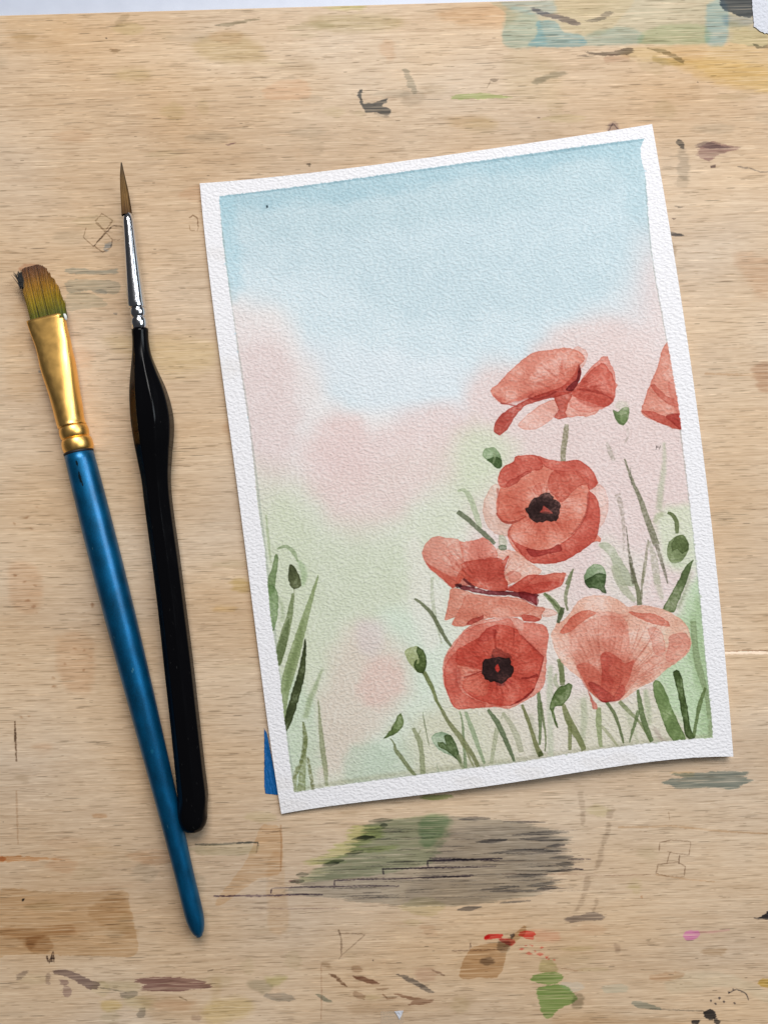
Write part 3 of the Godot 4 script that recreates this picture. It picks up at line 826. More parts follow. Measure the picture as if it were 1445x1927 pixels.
func painting() -> void:
	var cv := Canvas.new()
	canvas = cv
	cv.k = 7.0
	cv.w = int(SHEET.x * cv.k)
	cv.h = int(SHEET.y * cv.k)
	cv.o = Vector2.ZERO
	var bumps := noise_bytes(cv.w, cv.h, Vector2i(int(cv.w * 0.72), cv.h), 0.155, 4, 21, 9.0)
	cv.tooth = bumps.get_data()
	cv.bloom = noise_bytes(cv.w, cv.h, Vector2i(cv.w / 4, cv.h / 4), 0.06, 3, 22).get_data()
	cv.px.resize(cv.w * cv.h * 3)
	var tooth := cv.tooth
	for i in cv.w * cv.h:
		var t := (tooth[i] - 128) * 0.00012
		cv.px[i * 3] = 0.912 + t
		cv.px[i * 3 + 1] = 0.908 + t
		cv.px[i * 3 + 2] = 0.918 + t
	washes()
	flowers()
	var m := StandardMaterial3D.new()
	m.resource_name = "painted watercolour paper"
	m.albedo_texture = finished(cv)
	m.roughness = 0.92
	m.metallic_specular = 0.15
	m.normal_enabled = true
	m.normal_texture = relief(bumps, 2.7)
	m.normal_scale = 0.56
	var root := thing("watercolor_painting", "watercolor of red poppies with white taped border, its edges curling off the board", "painting", Vector3(0.0229, 0.0006, -0.0117))
	var us := spaced(5.0, 5.4, SHEET.x, 44)
	var vs := spaced(3.9, 5.3, SHEET.y, 64)
	var nu := us.size()
	var nv := vs.size()
	var thick := 0.38
	var top := []
	var nrm := []
	for j in nv:
		for i in nu:
			var p := sheet_at(us[i], vs[j])
			var e := 0.004
			var du := sheet_at(us[i] + e, vs[j]) - sheet_at(us[i] - e, vs[j])
			var dv := sheet_at(us[i], vs[j] + e) - sheet_at(us[i], vs[j] - e)
			top.append((p - Vector3(22.9, 0.6, -11.7)) * MM)
			nrm.append(dv.cross(du).normalized())
	for part in 2:
		var st := SurfaceTool.new()
		st.begin(Mesh.PRIMITIVE_TRIANGLES)
		for j in nv - 1:
			for i in nu - 1:
				var inside := i >= 4 and i < nu - 5 and j >= 4 and j < nv - 5
				if inside != (part == 0):
					continue
				for c: Vector2i in [Vector2i(0, 0), Vector2i(1, 0), Vector2i(1, 1), Vector2i(0, 0), Vector2i(1, 1), Vector2i(0, 1)]:
					var k := (j + c.y) * nu + i + c.x
					st.set_normal(nrm[k])
					st.set_uv(Vector2(us[i + c.x], vs[j + c.y]))
					st.add_vertex(top[k] + Vector3(0, thick * MM, 0))
		if part == 1:
			# the cut edge and the underside
			var ring := []
			for i in nu - 1:
				ring.append(i)
			for j in nv - 1:
				ring.append(j * nu + nu - 1)
			for i in range(nu - 1, 0, -1):
				ring.append((nv - 1) * nu + i)
			for j in range(nv - 1, 0, -1):
				ring.append(j * nu)
			for n in ring.size():
				var a: int = ring[n]
				var b: int = ring[(n + 1) % ring.size()]
				var up := Vector3(0, thick * MM, 0)
				var out: Vector3 = Vector3.UP.cross(top[b] - top[a]).normalized()
				for q: Vector3 in [top[a] + up, top[a], top[b], top[a] + up, top[b], top[b] + up]:
					st.set_normal(out)
					st.set_uv(Vector2(0.01, 0.01))
					st.add_vertex(q)
			for j in nv - 1:
				for i in nu - 1:
					for c: Vector2i in [Vector2i(0, 0), Vector2i(1, 1), Vector2i(1, 0), Vector2i(0, 0), Vector2i(0, 1), Vector2i(1, 1)]:
						var k := (j + c.y) * nu + i + c.x
						st.set_normal(-nrm[k])
						st.set_uv(Vector2(0.01, 0.01))
						st.add_vertex(top[k])
		st.generate_tangents()
		put("painted_area" if part == 0 else "paper_border", st, m, root)


func washes() -> void:
	# the taped rectangle that takes paint
	var cv := canvas
	var im := Image.create(cv.w, cv.h, false, Image.FORMAT_L8)
	var keep := cv.px
	cv.px = PackedFloat32Array()
	cv.px.resize(cv.w * cv.h * 3)
	lay(finer(pv([5.1,4.0,18.0,3.6,38.9,3.2,56.8,3.0,71.8,2.9,89.7,3.0,106.2,3.1,118.1,3.4,124.2,3.6,122.6,6.1,122.4,9.1,122.8,13.7,121.9,24.1,121.2,34.6,121.1,43.6,121.5,55.8,121.8,67.9,122.2,79.2,121.9,90.5,121.9,104.0,121.8,119.0,121.8,134.0,121.7,149.0,121.8,163.9,121.8,172.4,114.1,172.5,100.8,172.5,84.9,172.2,68.1,172.4,50.2,172.1,28.6,172.2,15.0,172.3,4.5,172.5,4.5,165.0,4.7,154.3,5.0,136.0,4.5,123.0,5.2,103.4,4.9,91.3,5.5,68.7,5.1,52.1,5.1,38.5,4.9,28.0,4.8,15.9]), 0.25), [255, 255, 255], 1.0, {"mottle": 0.0, "pool": 0.0, "sharp": true, "wob": 0.13})
	var clip := PackedByteArray()
	var around := finer(pv([5.1,4.0,18.0,3.6,38.9,3.2,56.8,3.0,71.8,2.9,89.7,3.0,106.2,3.1,118.1,3.4,124.2,3.6,122.6,6.1,122.4,9.1,122.8,13.7,121.9,24.1,121.2,34.6,121.1,43.6,121.5,55.8,121.8,67.9,122.2,79.2,121.9,90.5,121.9,104.0,121.8,119.0,121.8,134.0,121.7,149.0,121.8,163.9,121.8,172.4,114.1,172.5,100.8,172.5,84.9,172.2,68.1,172.4,50.2,172.1,28.6,172.2,15.0,172.3,4.5,172.5,4.5,165.0,4.7,154.3,5.0,136.0,4.5,123.0,5.2,103.4,4.9,91.3,5.5,68.7,5.1,52.1,5.1,38.5,4.9,28.0,4.8,15.9]), 1.0)
	clip.resize(cv.w * cv.h)
	for i in cv.w * cv.h:
		clip[i] = int(cv.px[i * 3] * 255.0)
	cv.px = keep
	# paint that crept under the tape, and thumb smudges on the margin
	for i in 46:
		var at: Vector2 = around[rng.randi_range(0, around.size() - 1)]
		var d := rng.randf_range(0.15, 0.42)
		var ink := [150, 190, 205] if at.y < 70 else ([206, 180, 178] if at.y < 110 else [150, 166, 130])
		lay(PackedVector2Array([at + Vector2(-d * 1.4, 0), at + Vector2(0, -d), at + Vector2(d * 1.3, 0.1), at + Vector2(0.1, d)]), ink, 0.5, {"wob": 0.3})
	for i in 9:
		var at := Vector2(rng.randf_range(0, SHEET.x), 176.0) if i < 5 else Vector2(rng.randf_range(0, 3.0), rng.randf_range(20, 170))
		lay(PackedVector2Array([at + Vector2(-4, -1), at + Vector2(0, -2), at + Vector2(5, 0), at + Vector2(1, 2)]), [214, 208, 202], 0.22, {"soft": 1.0})
	cv.clip = clip
	# wet ground: white paper tinted everywhere, then sky, haze of far poppies and meadow
	W([0.5,-0.9,129.0,1.1,127.3,177.3,-1.2,176.0], [226,226,224], 0.9, 0.6)
	W([3.5,-0.7,129.2,-0.3,125.9,39.7,111.2,59.0,93.7,59.4,78.1,66.2,68.0,75.4,47.9,70.9,30.9,65.7,23.8,52.7,17.0,36.7,3.3,29.3], [203,219,225], 0.9, 4.5)
	W([3.5,-0.7,129.2,-0.3,124.1,30.5,107.2,46.2,80.5,48.3,51.5,44.0,29.8,29.1,4.3,20.4], [193,211,217], 0.8, 6.0)
	W([3.5,-0.7,129.2,-0.3,125.3,14.1,90.7,17.8,45.9,19.0,5.0,14.4], [184,205,211], 0.6, 6.0)
	W([4.1,0.9,125.9,1.4,125.7,7.3,92.2,6.7,47.3,7.8,4.1,8.4], [158,192,203], 0.5, 2.0)
	W([112.0,4.4,127.1,3.1,122.9,24.3,117.7,29.5,116.6,12.7], [170,198,206], 0.4, 2.5)
	W([4.0,2.4,9.2,2.1,7.3,32.7,3.3,29.3], [160,200,212], 0.4, 1.8)
	W([21.7,46.3,69.8,61.9,70.7,77.3,39.2,69.8], [224,228,232], 0.5, 4.5)
	W([0.0,77.1,22.4,85.9,67.8,76.9,82.7,76.1,94.8,96.2,71.1,172.5,2.0,175.1,2.4,128.5], [212,214,198], 0.85, 6.0)
	# far poppies
	W([3.8,36.9,13.8,39.4,21.9,55.5,19.5,79.5,11.5,90.6,3.0,88.0], [222,204,201], 0.75, 7.0)
	W([6.1,47.7,18.0,52.0,18.1,73.3,8.1,82.6,4.4,68.6], [220,203,200], 0.6, 3.0)
	W([20.6,76.6,27.6,68.3,37.8,69.6,38.4,75.8,48.1,69.4,65.5,71.9,68.7,81.6,63.0,91.4,49.2,95.5,39.6,101.8,26.3,101.6,21.4,93.4,17.7,82.3], [223,203,199], 0.85, 4.6)
	W([27.2,71.3,35.9,72.4,37.3,84.8,27.4,92.6,22.8,82.9], [222,198,194], 0.5, 4.6)
	W([119.2,34.3,125.1,33.6,123.2,99.6,106.6,94.8,100.3,75.7,101.3,57.5,112.1,53.0], [222,205,202], 0.8, 7.0)
	W([88.3,55.6,112.1,53.0,121.6,78.4,121.1,105.4,107.3,113.1,96.0,123.7,85.2,128.2,68.4,107.4,66.3,88.8,76.5,78.2], [222,204,200], 0.9, 4.5)
	W([107.7,85.8,123.3,87.6,123.0,114.6,112.3,107.6], [222,198,192], 0.6, 3.0)
	W([69.0,67.9,77.7,69.2,75.9,82.7,68.3,84.6], [228,208,210], 0.5, 2.6)
	W([69.8,61.9,122.7,69.5,121.4,129.5,120.2,174.3,65.2,171.7,62.3,121.7,63.0,91.4], [221,203,199], 0.9, 4.5)
	# meadow
	W([4.3,83.7,16.2,88.2,23.2,102.7,43.7,103.9,64.0,83.9,72.8,83.7,74.6,93.1,61.4,104.8,46.3,119.4,49.5,142.5,41.6,169.9,3.7,173.9,3.4,143.7], [208,213,192], 0.8, 7.0)
	W([61.6,79.0,72.0,79.0,75.6,85.7,65.5,94.8,58.3,93.7], [206,213,188], 0.7, 4.6)
	W([14.5,101.6,43.4,106.9,44.3,123.7,31.4,132.6,12.9,127.1,7.1,114.2], [201,208,186], 0.6, 7.0)
	W([6.8,93.0,15.4,94.2,16.9,130.7,7.7,156.4,3.8,140.8], [201,208,182], 0.55, 3.5)
	W([31.9,128.1,49.6,128.9,48.0,154.3,36.1,166.2,26.9,168.1], [208,222,208], 0.6, 3.5)
	W([22.9,129.9,31.9,128.1,40.9,139.8,37.8,153.0,26.3,162.0,17.7,169.9,7.7,167.0,14.5,149.9], [214,201,188], 0.85, 4.6)
	W([27.8,138.1,36.5,139.3,38.4,148.5,27.6,151.7], [220,190,180], 0.65, 2.6)
	W([27.6,127.5,34.9,128.5,34.0,135.9,28.1,135.2], [212,200,198], 0.6, 2.2)
	W([5.0,142.5,14.7,148.4,10.0,171.8,4.1,170.9], [192,208,184], 0.7, 2.6)
	W([21.7,162.9,36.5,163.3,38.6,169.6,20.4,171.8], [186,200,180], 0.7, 2.4)
	W([42.2,153.5,72.9,157.9,121.5,159.4,122.4,174.4,70.9,174.0,41.0,174.3], [206,204,182], 0.8, 4.0)
	W([71.4,120.0,85.9,122.2,81.6,172.7,68.4,170.6], [218,210,200], 0.6, 3.5)
	W([47.9,106.0,50.7,132.1,45.6,137.5,41.9,118.8], [222,218,208], 0.6, 3.0)
	W([114.1,138.0,124.6,126.6,122.5,172.9,113.5,166.4,107.3,155.3], [182,204,168], 0.9, 2.4)
	W([113.7,107.8,123.6,108.6,122.7,123.6,113.5,122.9], [202,214,184], 0.7, 2.2)
	W([119.2,136.8,123.5,137.1,122.1,172.9,118.9,172.7], [160,182,140], 0.7, 1.6)
	W([97.1,113.3,107.9,120.8,105.2,132.5,96.9,128.4], [216,212,200], 0.5, 2.2)
	# darker line where the paint met the tape
	for e: Array in [[4.8,4.2,5.1,38.5,5.5,68.7,5.3,104.9,5.0,142.5,4.8,172.5], [4.7,172.7,28.6,172.2,50.2,172.1,68.1,172.4,100.8,172.5,121.8,172.7], [124.2,3.6,121.3,31.6,121.6,61.8,121.9,89.0,121.8,134.0,121.8,172.6]]:
		S(e, [0.5, 0.7, 0.5], [150,168,160], 0.4, {"soft": 0.2, "rim": 0.0})
	S([4.8,4.1,32.9,3.5,62.8,3.2,92.7,3.3,124.2,3.6], [0.6, 0.8, 1.2], [112,164,184], 0.45, {"soft": 0.3, "rim": 0.0})
	S([4.9,171.8,28.7,171.3,50.3,171.3,68.2,171.7,100.8,171.9,121.1,171.9], [1.0, 1.6, 1.0], [160,164,130], 0.4, {"soft": 0.5, "rim": 0.0})
	pass


func flowers() -> void:
	var red := [200,78,60]
	var sal := [224,132,112]
	var pale := [234,170,150]
	var deep := [112,32,36]
	var soot := [50,36,36]
	var gr := [112,128,86]
	var dg := [76,92,50]
	var ol := [118,126,76]
	var pg := [170,190,150]
	var flat := {"rim": 0.2, "mottle": 0.3}
	var wet := {"rim": 0.1, "soft": 0.5}
	# ---- pale stems and grass behind
	S([101.9,87.0,102.3,89.6,103.1,92.4], [0.79,1.28,0.89], [184,178,158], 0.6, {"dry": 0.6})
	S([107.8,83.7,107.8,85.7,106.4,88.1], [0.69,0.59,0.49], [188,178,162], 0.5, {"dry": 0.6})
	S([117.0,88.9,116.4,94.8,114.7,101.7,113.5,107.6], [0.69,1.28,1.88,1.78], [196,206,176], 0.7, wet)
	S([114.6,108.7,112.8,109.5,111.9,111.2], [1.48,1.68,0.99], [186,200,160], 0.7, wet)
	S([102.9,101.8,103.5,106.4,103.4,111.9,102.8,117.9], [1.68,1.09,0.89,0.49], [176,164,144], 0.6, {"dry": 0.7})
	S([109.9,116.2,110.6,121.3,110.8,128.4], [0.69,1.97,1.78], [196,194,168], 0.65, {"dry": 0.4})
	P([96.0,115.4,98.7,115.1,100.4,117.1,102.0,120.8,104.1,125.6,104.5,128.2,102.6,127.9,100.3,127.1,99.5,123.5,98.8,118.9], [182,190,160], 0.75, {"rim": 0.3})
	S([59.7,94.5,61.6,94.6,63.0,97.3,63.8,101.0,64.7,105.9], [0.69,1.48,1.68,1.78,1.09], [190,208,172], 0.8, {"rim": 0.35})
	S([49.9,117.7,49.4,121.3,49.2,126.5,49.6,131.8,50.3,136.8], [0.81,1.04,1.18,0.81,0.37], [190,202,174], 0.75, {"dry": 0.3})
	S([79.3,147.1,78.2,155.2,77.3,164.1,76.4,172.2], [1.36,2.08,1.63,1.81], [196,208,180], 0.75, wet)
	S([80.6,149.6,80.1,151.8,80.8,153.7], [0.90,1.18,0.90], [172,186,148], 0.7)
	S([87.2,157.5,86.9,162.9,85.2,170.8], [1.63,2.08,1.36], [190,202,170], 0.65, wet)
	S([72.2,159.7,72.4,165.2,72.4,171.1], [1.18,2.26,1.81], [198,202,178], 0.6, wet)
	S([64.7,158.1,66.7,162.1,68.0,166.3,68.5,169.8], [0.90,1.54,1.90,1.63], [184,190,160], 0.75)
	S([65.1,158.2,64.0,159.8], [0.90,0.63], [184,190,160], 0.6)
	S([62.7,162.1,61.4,166.3,59.8,171.7], [1.54,1.27,1.09], [176,186,150], 0.75)
	S([54.5,156.4,55.7,161.4,56.7,166.0,57.9,171.4], [0.90,1.45,1.27,0.81], [150,176,134], 0.85)
	S([52.9,156.0,53.3,159.2,53.0,165.1,52.5,172.0], [0.36,0.72,0.90,1.18], [128,154,110], 0.85)
	S([42.8,155.0,43.0,159.7,43.3,164.3], [0.14,0.41,0.18], [120,136,98], 0.75)
	S([44.7,169.7,45.0,172.0], [0.18,0.63], [150,168,140], 0.6)
	S([38.0,154.4,39.3,157.8,40.5,159.8], [0.45,0.72,0.36], [196,204,184], 0.5, wet)
	# right-hand meadow
	S([119.3,139.5,119.2,146.0,119.5,151.7,120.9,159.6,121.3,167.0], [1.73,1.90,2.07,1.30,1.30], [142,166,118], 0.75, {"rim": 0.3, "soft": 0.15})
	P([106.8,155.9,108.3,155.4,109.9,158.4,111.2,163.3,112.5,167.3,114.2,172.4,110.7,172.4,108.9,168.7,107.7,163.8,106.8,159.8], [116,142,82], 0.9)
	P([112.5,153.4,113.6,152.9,114.6,154.4,115.1,159.7,115.6,164.9,115.8,169.3,116.8,172.3,114.4,171.7,113.9,167.0,113.4,160.4], [66,84,40], 0.93)
	S([120.9,158.3,118.8,163.4,117.7,167.2,116.4,171.9], [0.69,1.30,0.95,1.12], [92,118,64], 0.88)
	S([122.3,167.0,121.5,169.6,121.0,172.4], [1.73,1.73,0.86], [130,150,104], 0.7, wet)
	P([111.5,135.8,113.4,132.5,115.1,130.0,117.4,126.3,118.8,124.2,121.1,122.2,120.5,124.3,118.8,128.1,117.2,131.5,115.7,134.0,114.4,136.6], [88,108,60], 0.9, {"rim": 0.6})
	S([119.9,126.0,118.2,130.7,115.5,135.7], [0.43,0.69,1.04], [150,170,130], 0.6, wet)
	S([99.7,121.7,100.4,125.3,101.9,129.0,104.3,132.6], [2.16,2.59,2.42,1.04], [186,194,164], 0.75)
	S([104.1,121.4,104.7,125.8,105.3,129.4,105.4,133.7], [0.52,0.95,1.30,1.47], [108,118,80], 0.88)
	S([107.8,122.2,107.1,126.1,106.5,128.7,106.0,132.1], [0.17,0.78,0.60,0.69], [120,122,92], 0.85, {"dry": 0.3})
	S([110.7,125.6,111.1,129.6,111.7,132.8], [1.73,1.73,1.30], [196,200,172], 0.55, wet)
	S([112.6,121.9,113.3,125.5,113.6,127.7], [0.26,0.52,0.17], [140,132,112], 0.6, {"dry": 0.6})
	S([106.0,92.3,107.2,98.3,108.7,103.5,109.8,108.7,110.9,113.8,111.7,117.4], [0.39,0.79,1.18,1.68,1.88,1.97], [116,122,92], 0.88, {"dry": 0.2})
	S([107.2,94.8,107.0,99.8], [0.39,0.25], [120,118,96], 0.7, {"dry": 0.6})
	S([111.7,117.4,112.6,122.5,113.6,128.6], [1.09,0.79,0.39], [130,126,102], 0.75, {"dry": 0.4})
	S([104.2,111.3,104.1,117.0,104.3,121.6,104.7,127.7], [0.20,0.39,1.09,1.68], [112,110,84], 0.82, {"dry": 0.4})
	S([109.7,115.7,108.4,121.1,106.7,128.2], [0.49,0.99,0.69], [150,150,122], 0.75, {"dry": 0.3})
	S([115.1,90.1,115.0,89.4,114.7,90.7], [0.15,0.15], [70,60,56], 0.8)
	S([114.9,90.0,115.7,89.9,115.6,90.8,116.0,89.5], [0.15,0.15], [70,60,56], 0.8)
	# ---- left-hand grass
	S([6.8,94.3,6.6,98.9,6.5,103.5,6.5,108.1], [0.45,0.82,0.82,0.36], [180,200,156], 0.7, {"dry": 0.2})
	P([8.0,105.5,8.6,107.0,7.4,111.9,6.1,116.3,4.2,117.0,5.0,112.5,6.5,109.5,7.2,107.3], [126,150,98], 0.85, {"soft": 0.2})
	P([4.5,114.3,7.1,115.6,6.8,121.1,5.8,124.6,4.5,126.9,4.4,122.5], [124,152,98], 0.8)
	S([7.5,117.5,7.9,121.2,7.5,124.9], [0.64,1.09,0.45], [170,190,150], 0.7, wet)
	S([11.4,117.1,9.7,123.3,8.0,127.7,6.3,132.0,4.8,136.7], [0.64,1.64,2.55,3.00,1.36], [118,140,88], 0.88, {"dry": 0.1})
	S([9.4,124.2,7.9,128.1,6.4,132.1,4.9,136.4], [0.45,2.00,2.55,1.36], [90,112,66], 0.7)
	S([18.9,113.0,16.4,118.7,13.9,124.4,11.3,130.5,8.2,137.9,6.0,143.5,4.9,149.3,5.0,152.6], [0.36,1.18,2.09,2.82,3.46,3.64,2.27,0.91], [142,166,108], 0.85)
	S([13.5,124.3,11.0,131.4,7.8,138.7,5.9,144.4], [0.36,1.82,1.82,0.91], [112,138,80], 0.55, wet)
	P([13.2,130.3,13.0,134.0,11.5,141.1,8.8,148.1,6.3,153.2,4.7,155.1,5.0,151.2,7.3,145.6,10.3,138.7,12.1,133.4], [62,72,38], 0.92)
	S([16.8,139.3,14.2,144.3,12.4,147.3,10.4,152.5], [0.45,1.36,1.82,1.36], [160,182,136], 0.75, wet)
	S([9.7,153.3,9.6,158.4,8.3,162.8,6.4,166.6,4.9,168.7], [0.45,1.55,1.55,1.00,0.64], [104,118,62], 0.85, {"dry": 0.35})
	S([10.1,156.6,9.2,161.1,7.8,166.4,6.4,172.6], [0.64,1.09,2.00,2.73], [130,146,90], 0.8, {"dry": 0.35})
	S([9.6,163.0,9.7,167.6,9.9,172.5], [0.64,1.09,1.18], [112,120,68], 0.8, {"dry": 0.6})
	S([6.4,165.2,5.2,168.7,4.8,172.4], [0.64,1.36,0.73], [140,152,100], 0.7, {"dry": 0.4})
	S([14.6,147.8,14.3,154.0,14.0,160.9,14.0,166.4,13.7,172.1], [0.27,0.91,1.55,1.64,0.82], [148,160,116], 0.82, {"dry": 0.1})
	S([8.6,104.3,10.8,103.8,12.8,105.5,13.8,108.6], [0.55,1.18,1.27,0.55], [150,176,130], 0.8)
	P([13.8,108.4,15.3,109.3,15.9,112.2,15.0,114.8,13.9,115.8,14.1,112.4], [176,198,154], 0.75, wet)
	P([11.5,108.9,12.6,109.8,13.6,112.3,13.9,115.4,13.0,116.0,11.8,116.1,10.8,114.7,10.7,111.9], [84,92,56], 0.92)
	S([11.8,116.1,11.6,118.1,11.4,119.9], [0.36,0.18], [120,130,90], 0.6)
	# ---- middle stems
	S([44.3,123.1,46.0,124.6,48.3,127.5,50.0,131.5,51.4,135.1,53.0,138.1], [0.52,1.04,1.18,1.18,1.11,0.67], [96,108,74], 0.9)
	S([44.5,143.9,45.5,146.7,46.3,149.1,46.9,152.0,48.1,155.1], [1.18,1.36,1.18,0.90,0.81], [104,120,62], 0.9)
	S([48.1,155.1,49.8,159.2,51.9,162.7,53.3,165.6,55.1,169.0,56.1,172.1], [0.90,1.18,1.54,1.81,1.36,1.09], [122,132,84], 0.88)
	S([53.3,166.0,53.8,168.8,54.8,171.7], [0.45,0.63,0.36], [140,150,100], 0.8)
	P([39.9,137.4,41.5,136.6,43.3,136.4,44.6,137.7,45.5,140.4,44.6,143.4,43.3,144.0,41.9,142.6,40.5,140.1], [166,176,122], 0.9, {"rim": 0.6})
	P([43.5,136.5,44.9,137.7,45.6,140.4,45.2,142.6,44.2,144.1,42.7,143.7,41.9,141.7,42.7,140.0,43.2,140.5,43.5,139.1,43.1,137.9], [72,90,44], 0.92)
	P([43.1,140.1,43.6,139.8,43.5,141.2,42.8,141.3], [176,184,130], 0.8, flat)
	P([31.0,160.9,32.8,159.3,34.7,156.8,35.7,155.2,36.6,154.4,37.2,156.3,36.6,158.4,35.1,159.7,33.1,160.6], [92,112,56], 0.92)
	P([30.4,160.3,32.5,158.3,34.5,156.7,34.7,157.2,32.3,159.4], [206,206,180], 0.5, wet)
	S([33.0,161.1,33.9,163.1,34.0,164.4,35.6,167.4,37.2,170.3,38.4,172.2], [0.36,0.72,1.27,1.27,1.09,1.09], [118,132,86], 0.9)
	S([39.6,159.0,40.3,161.1,40.9,163.0,41.0,166.7,40.6,172.1], [0.90,1.72,1.45,1.54,1.72], [150,162,120], 0.88)
	S([41.4,159.9,40.7,161.6], [0.36,0.27], [150,162,120], 0.7)
	P([44.3,162.3,46.4,161.1,49.0,161.9,50.6,164.1,51.2,167.1,51.4,170.3,50.0,168.7,47.2,166.9,45.3,165.2], [146,172,138], 0.85, {"rim": 0.6})
	P([47.7,162.3,49.6,162.4,50.8,164.8,51.2,168.0,51.6,170.8,50.2,168.8,48.6,167.1,46.0,165.1,45.8,163.9,47.2,164.1,48.0,164.9,47.9,163.5], [72,90,48], 0.92)
	S([51.0,168.0,51.4,170.3,52.1,172.2], [1.36,1.09,0.90], [132,148,104], 0.7)
	S([60.7,156.7,62.6,160.1,64.0,163.9,65.1,167.7,66.2,172.0], [0.81,1.63,1.54,1.27,0.72], [88,112,74], 0.9)
	S([70.2,156.7,71.2,160.5,72.1,164.7,72.9,168.9,73.8,171.8], [0.81,1.09,1.09,1.45,1.81], [112,122,70], 0.9)
	S([73.6,170.4,73.8,171.8], [1.36,1.63], [70,86,44], 0.8)
	S([75.2,153.6,75.0,158.3,74.6,162.8,73.8,168.6], [0.72,1.54,1.00,0.63], [96,122,72], 0.88)
	S([75.5,157.0,75.6,162.1,75.7,166.6,75.0,170.6], [0.63,0.81,0.54,0.36], [104,124,76], 0.85)
	S([82.2,145.8,82.3,148.9,82.0,153.0], [0.81,1.36,1.54], [120,134,88], 0.88)
	P([77.8,158.3,79.0,155.7,80.8,153.5,82.5,153.1,83.6,152.7,84.7,153.4,84.0,155.6,82.9,157.3,82.1,158.1,81.1,158.7,79.1,158.8,79.0,161.7,79.5,164.9,78.6,163.4,78.2,160.6], [82,104,52], 0.93)
	S([81.6,158.4,82.3,162.2,83.7,166.0,85.0,169.0,85.8,171.9], [1.00,1.99,2.26,1.81,1.54], [124,136,82], 0.9)
	S([82.7,163.1,82.5,166.8,81.9,171.3], [1.36,1.27,1.00], [124,136,82], 0.85)
	# right of the lower front flower
	S([91.2,160.8,90.7,165.0,90.6,168.9,90.6,171.8], [1.30,1.90,1.47,1.04], [140,160,104], 0.85)
	S([91.3,165.8,93.3,168.9,95.2,172.1], [0.78,0.95,0.69], [164,172,130], 0.75)
	S([93.5,159.6,95.1,162.6,96.2,166.7,97.0,171.6], [0.95,1.04,0.86,0.60], [92,112,66], 0.9)
	S([97.0,159.9,99.6,163.3,101.5,165.7,103.3,168.9,104.5,172.1], [1.30,1.30,0.86,0.86,0.78], [124,140,92], 0.85)
	S([98.7,163.1,99.6,166.7,100.8,171.7], [1.12,1.30,0.60], [188,198,164], 0.6, wet)
	S([104.5,157.5,104.7,161.3,104.7,167.4], [1.30,1.73,1.04], [180,196,158], 0.7, wet)
	S([102.4,157.3,102.6,161.0,102.9,164.5,103.6,168.1,104.8,172.2], [0.69,1.47,1.73,1.73,1.12], [90,118,66], 0.9)
	S([102.0,163.1,100.7,166.5,99.6,168.9,98.6,171.6], [1.12,1.04,0.78,0.35], [96,122,72], 0.85)
	S([105.9,168.4,107.3,171.6,109.0,172.4], [1.04,1.30,0.60], [196,178,160], 0.6, wet)
	# ---- upper flower, seen from the side
	S([91.7,80.2,90.8,83.8,89.8,87.7,89.3,91.2], [1.18,1.68,1.68,1.48], [138,138,102], 0.85, {"dry": 0.3})
	P([78.4,78.6,81.1,76.2,84.3,74.2,89.4,72.7,90.0,75.6,87.7,78.3,84.0,80.1,81.1,80.3,79.2,79.5], [234,166,148], 0.9)
	P([91.5,75.3,93.8,72.6,99.5,73.5,100.9,77.5,97.8,78.9,95.0,78.4,92.2,78.3], [230,150,130], 0.9)
	P([96.8,59.0,98.9,59.6,100.0,61.4,98.8,64.0,97.4,65.3,94.4,68.1,94.1,62.5], [234,180,166], 0.85)
	P([72.3,67.4,74.4,66.2,76.3,64.5,78.5,62.8,82.3,60.2,85.9,58.6,89.8,58.7,93.7,58.7,96.7,59.6,98.5,61.1,98.9,62.7,97.3,64.3,96.1,66.4,93.8,68.6,91.7,70.0,88.2,70.5,84.2,71.1,78.8,71.7,75.1,71.8,73.0,69.4], [226,134,112], 0.92)
	P([92.8,61.9,92.9,66.4,94.2,69.1,90.2,69.8,91.5,66.2], [212,106,86], 0.7, {"soft": 0.3})
	P([72.8,68.9,77.4,71.1,83.5,69.5,90.4,68.5,95.4,67.3,92.1,70.3,84.2,71.6,78.7,72.1,75.1,71.8], [210,98,80], 0.6, {"soft": 0.5})
	P([97.2,68.6,99.5,66.0,102.2,63.8,104.0,62.7,105.2,62.9,105.8,65.3,106.4,67.6,106.3,70.4,106.7,71.3,105.7,72.8,105.3,74.8,104.0,76.5,100.9,77.5,97.7,77.8,93.4,75.6,93.8,72.1,96.0,70.7], [228,138,120], 0.9)
	P([96.7,69.0,99.1,67.1,101.5,65.3,103.8,64.5,104.8,65.9,105.9,68.8,106.2,71.4,105.4,74.9,104.3,76.3,102.4,76.9,99.7,75.5,96.5,74.0,94.1,72.2,94.5,70.7], [206,86,68], 0.85)
	P([99.4,66.9,102.5,65.0,104.0,65.0,104.2,67.1,101.6,68.7,99.5,69.4], [218,112,94], 0.5, wet)
	P([94.5,70.9,97.9,70.9,101.6,72.2,105.4,74.3,103.4,76.6,99.1,76.4,95.5,73.9], [196,76,60], 0.5, {"soft": 0.3})
	S([96.4,71.0,99.7,72.0,102.9,73.4,105.0,75.3], [0.49,0.59,0.39], [178,58,48], 0.6, {"soft": 0.15})
	P([89.4,71.5,93.0,71.0,94.1,72.1,92.7,75.0,91.8,76.9,92.1,78.3,89.6,78.5,88.4,77.9,90.0,75.8,89.6,74.0], [198,84,66], 0.88)
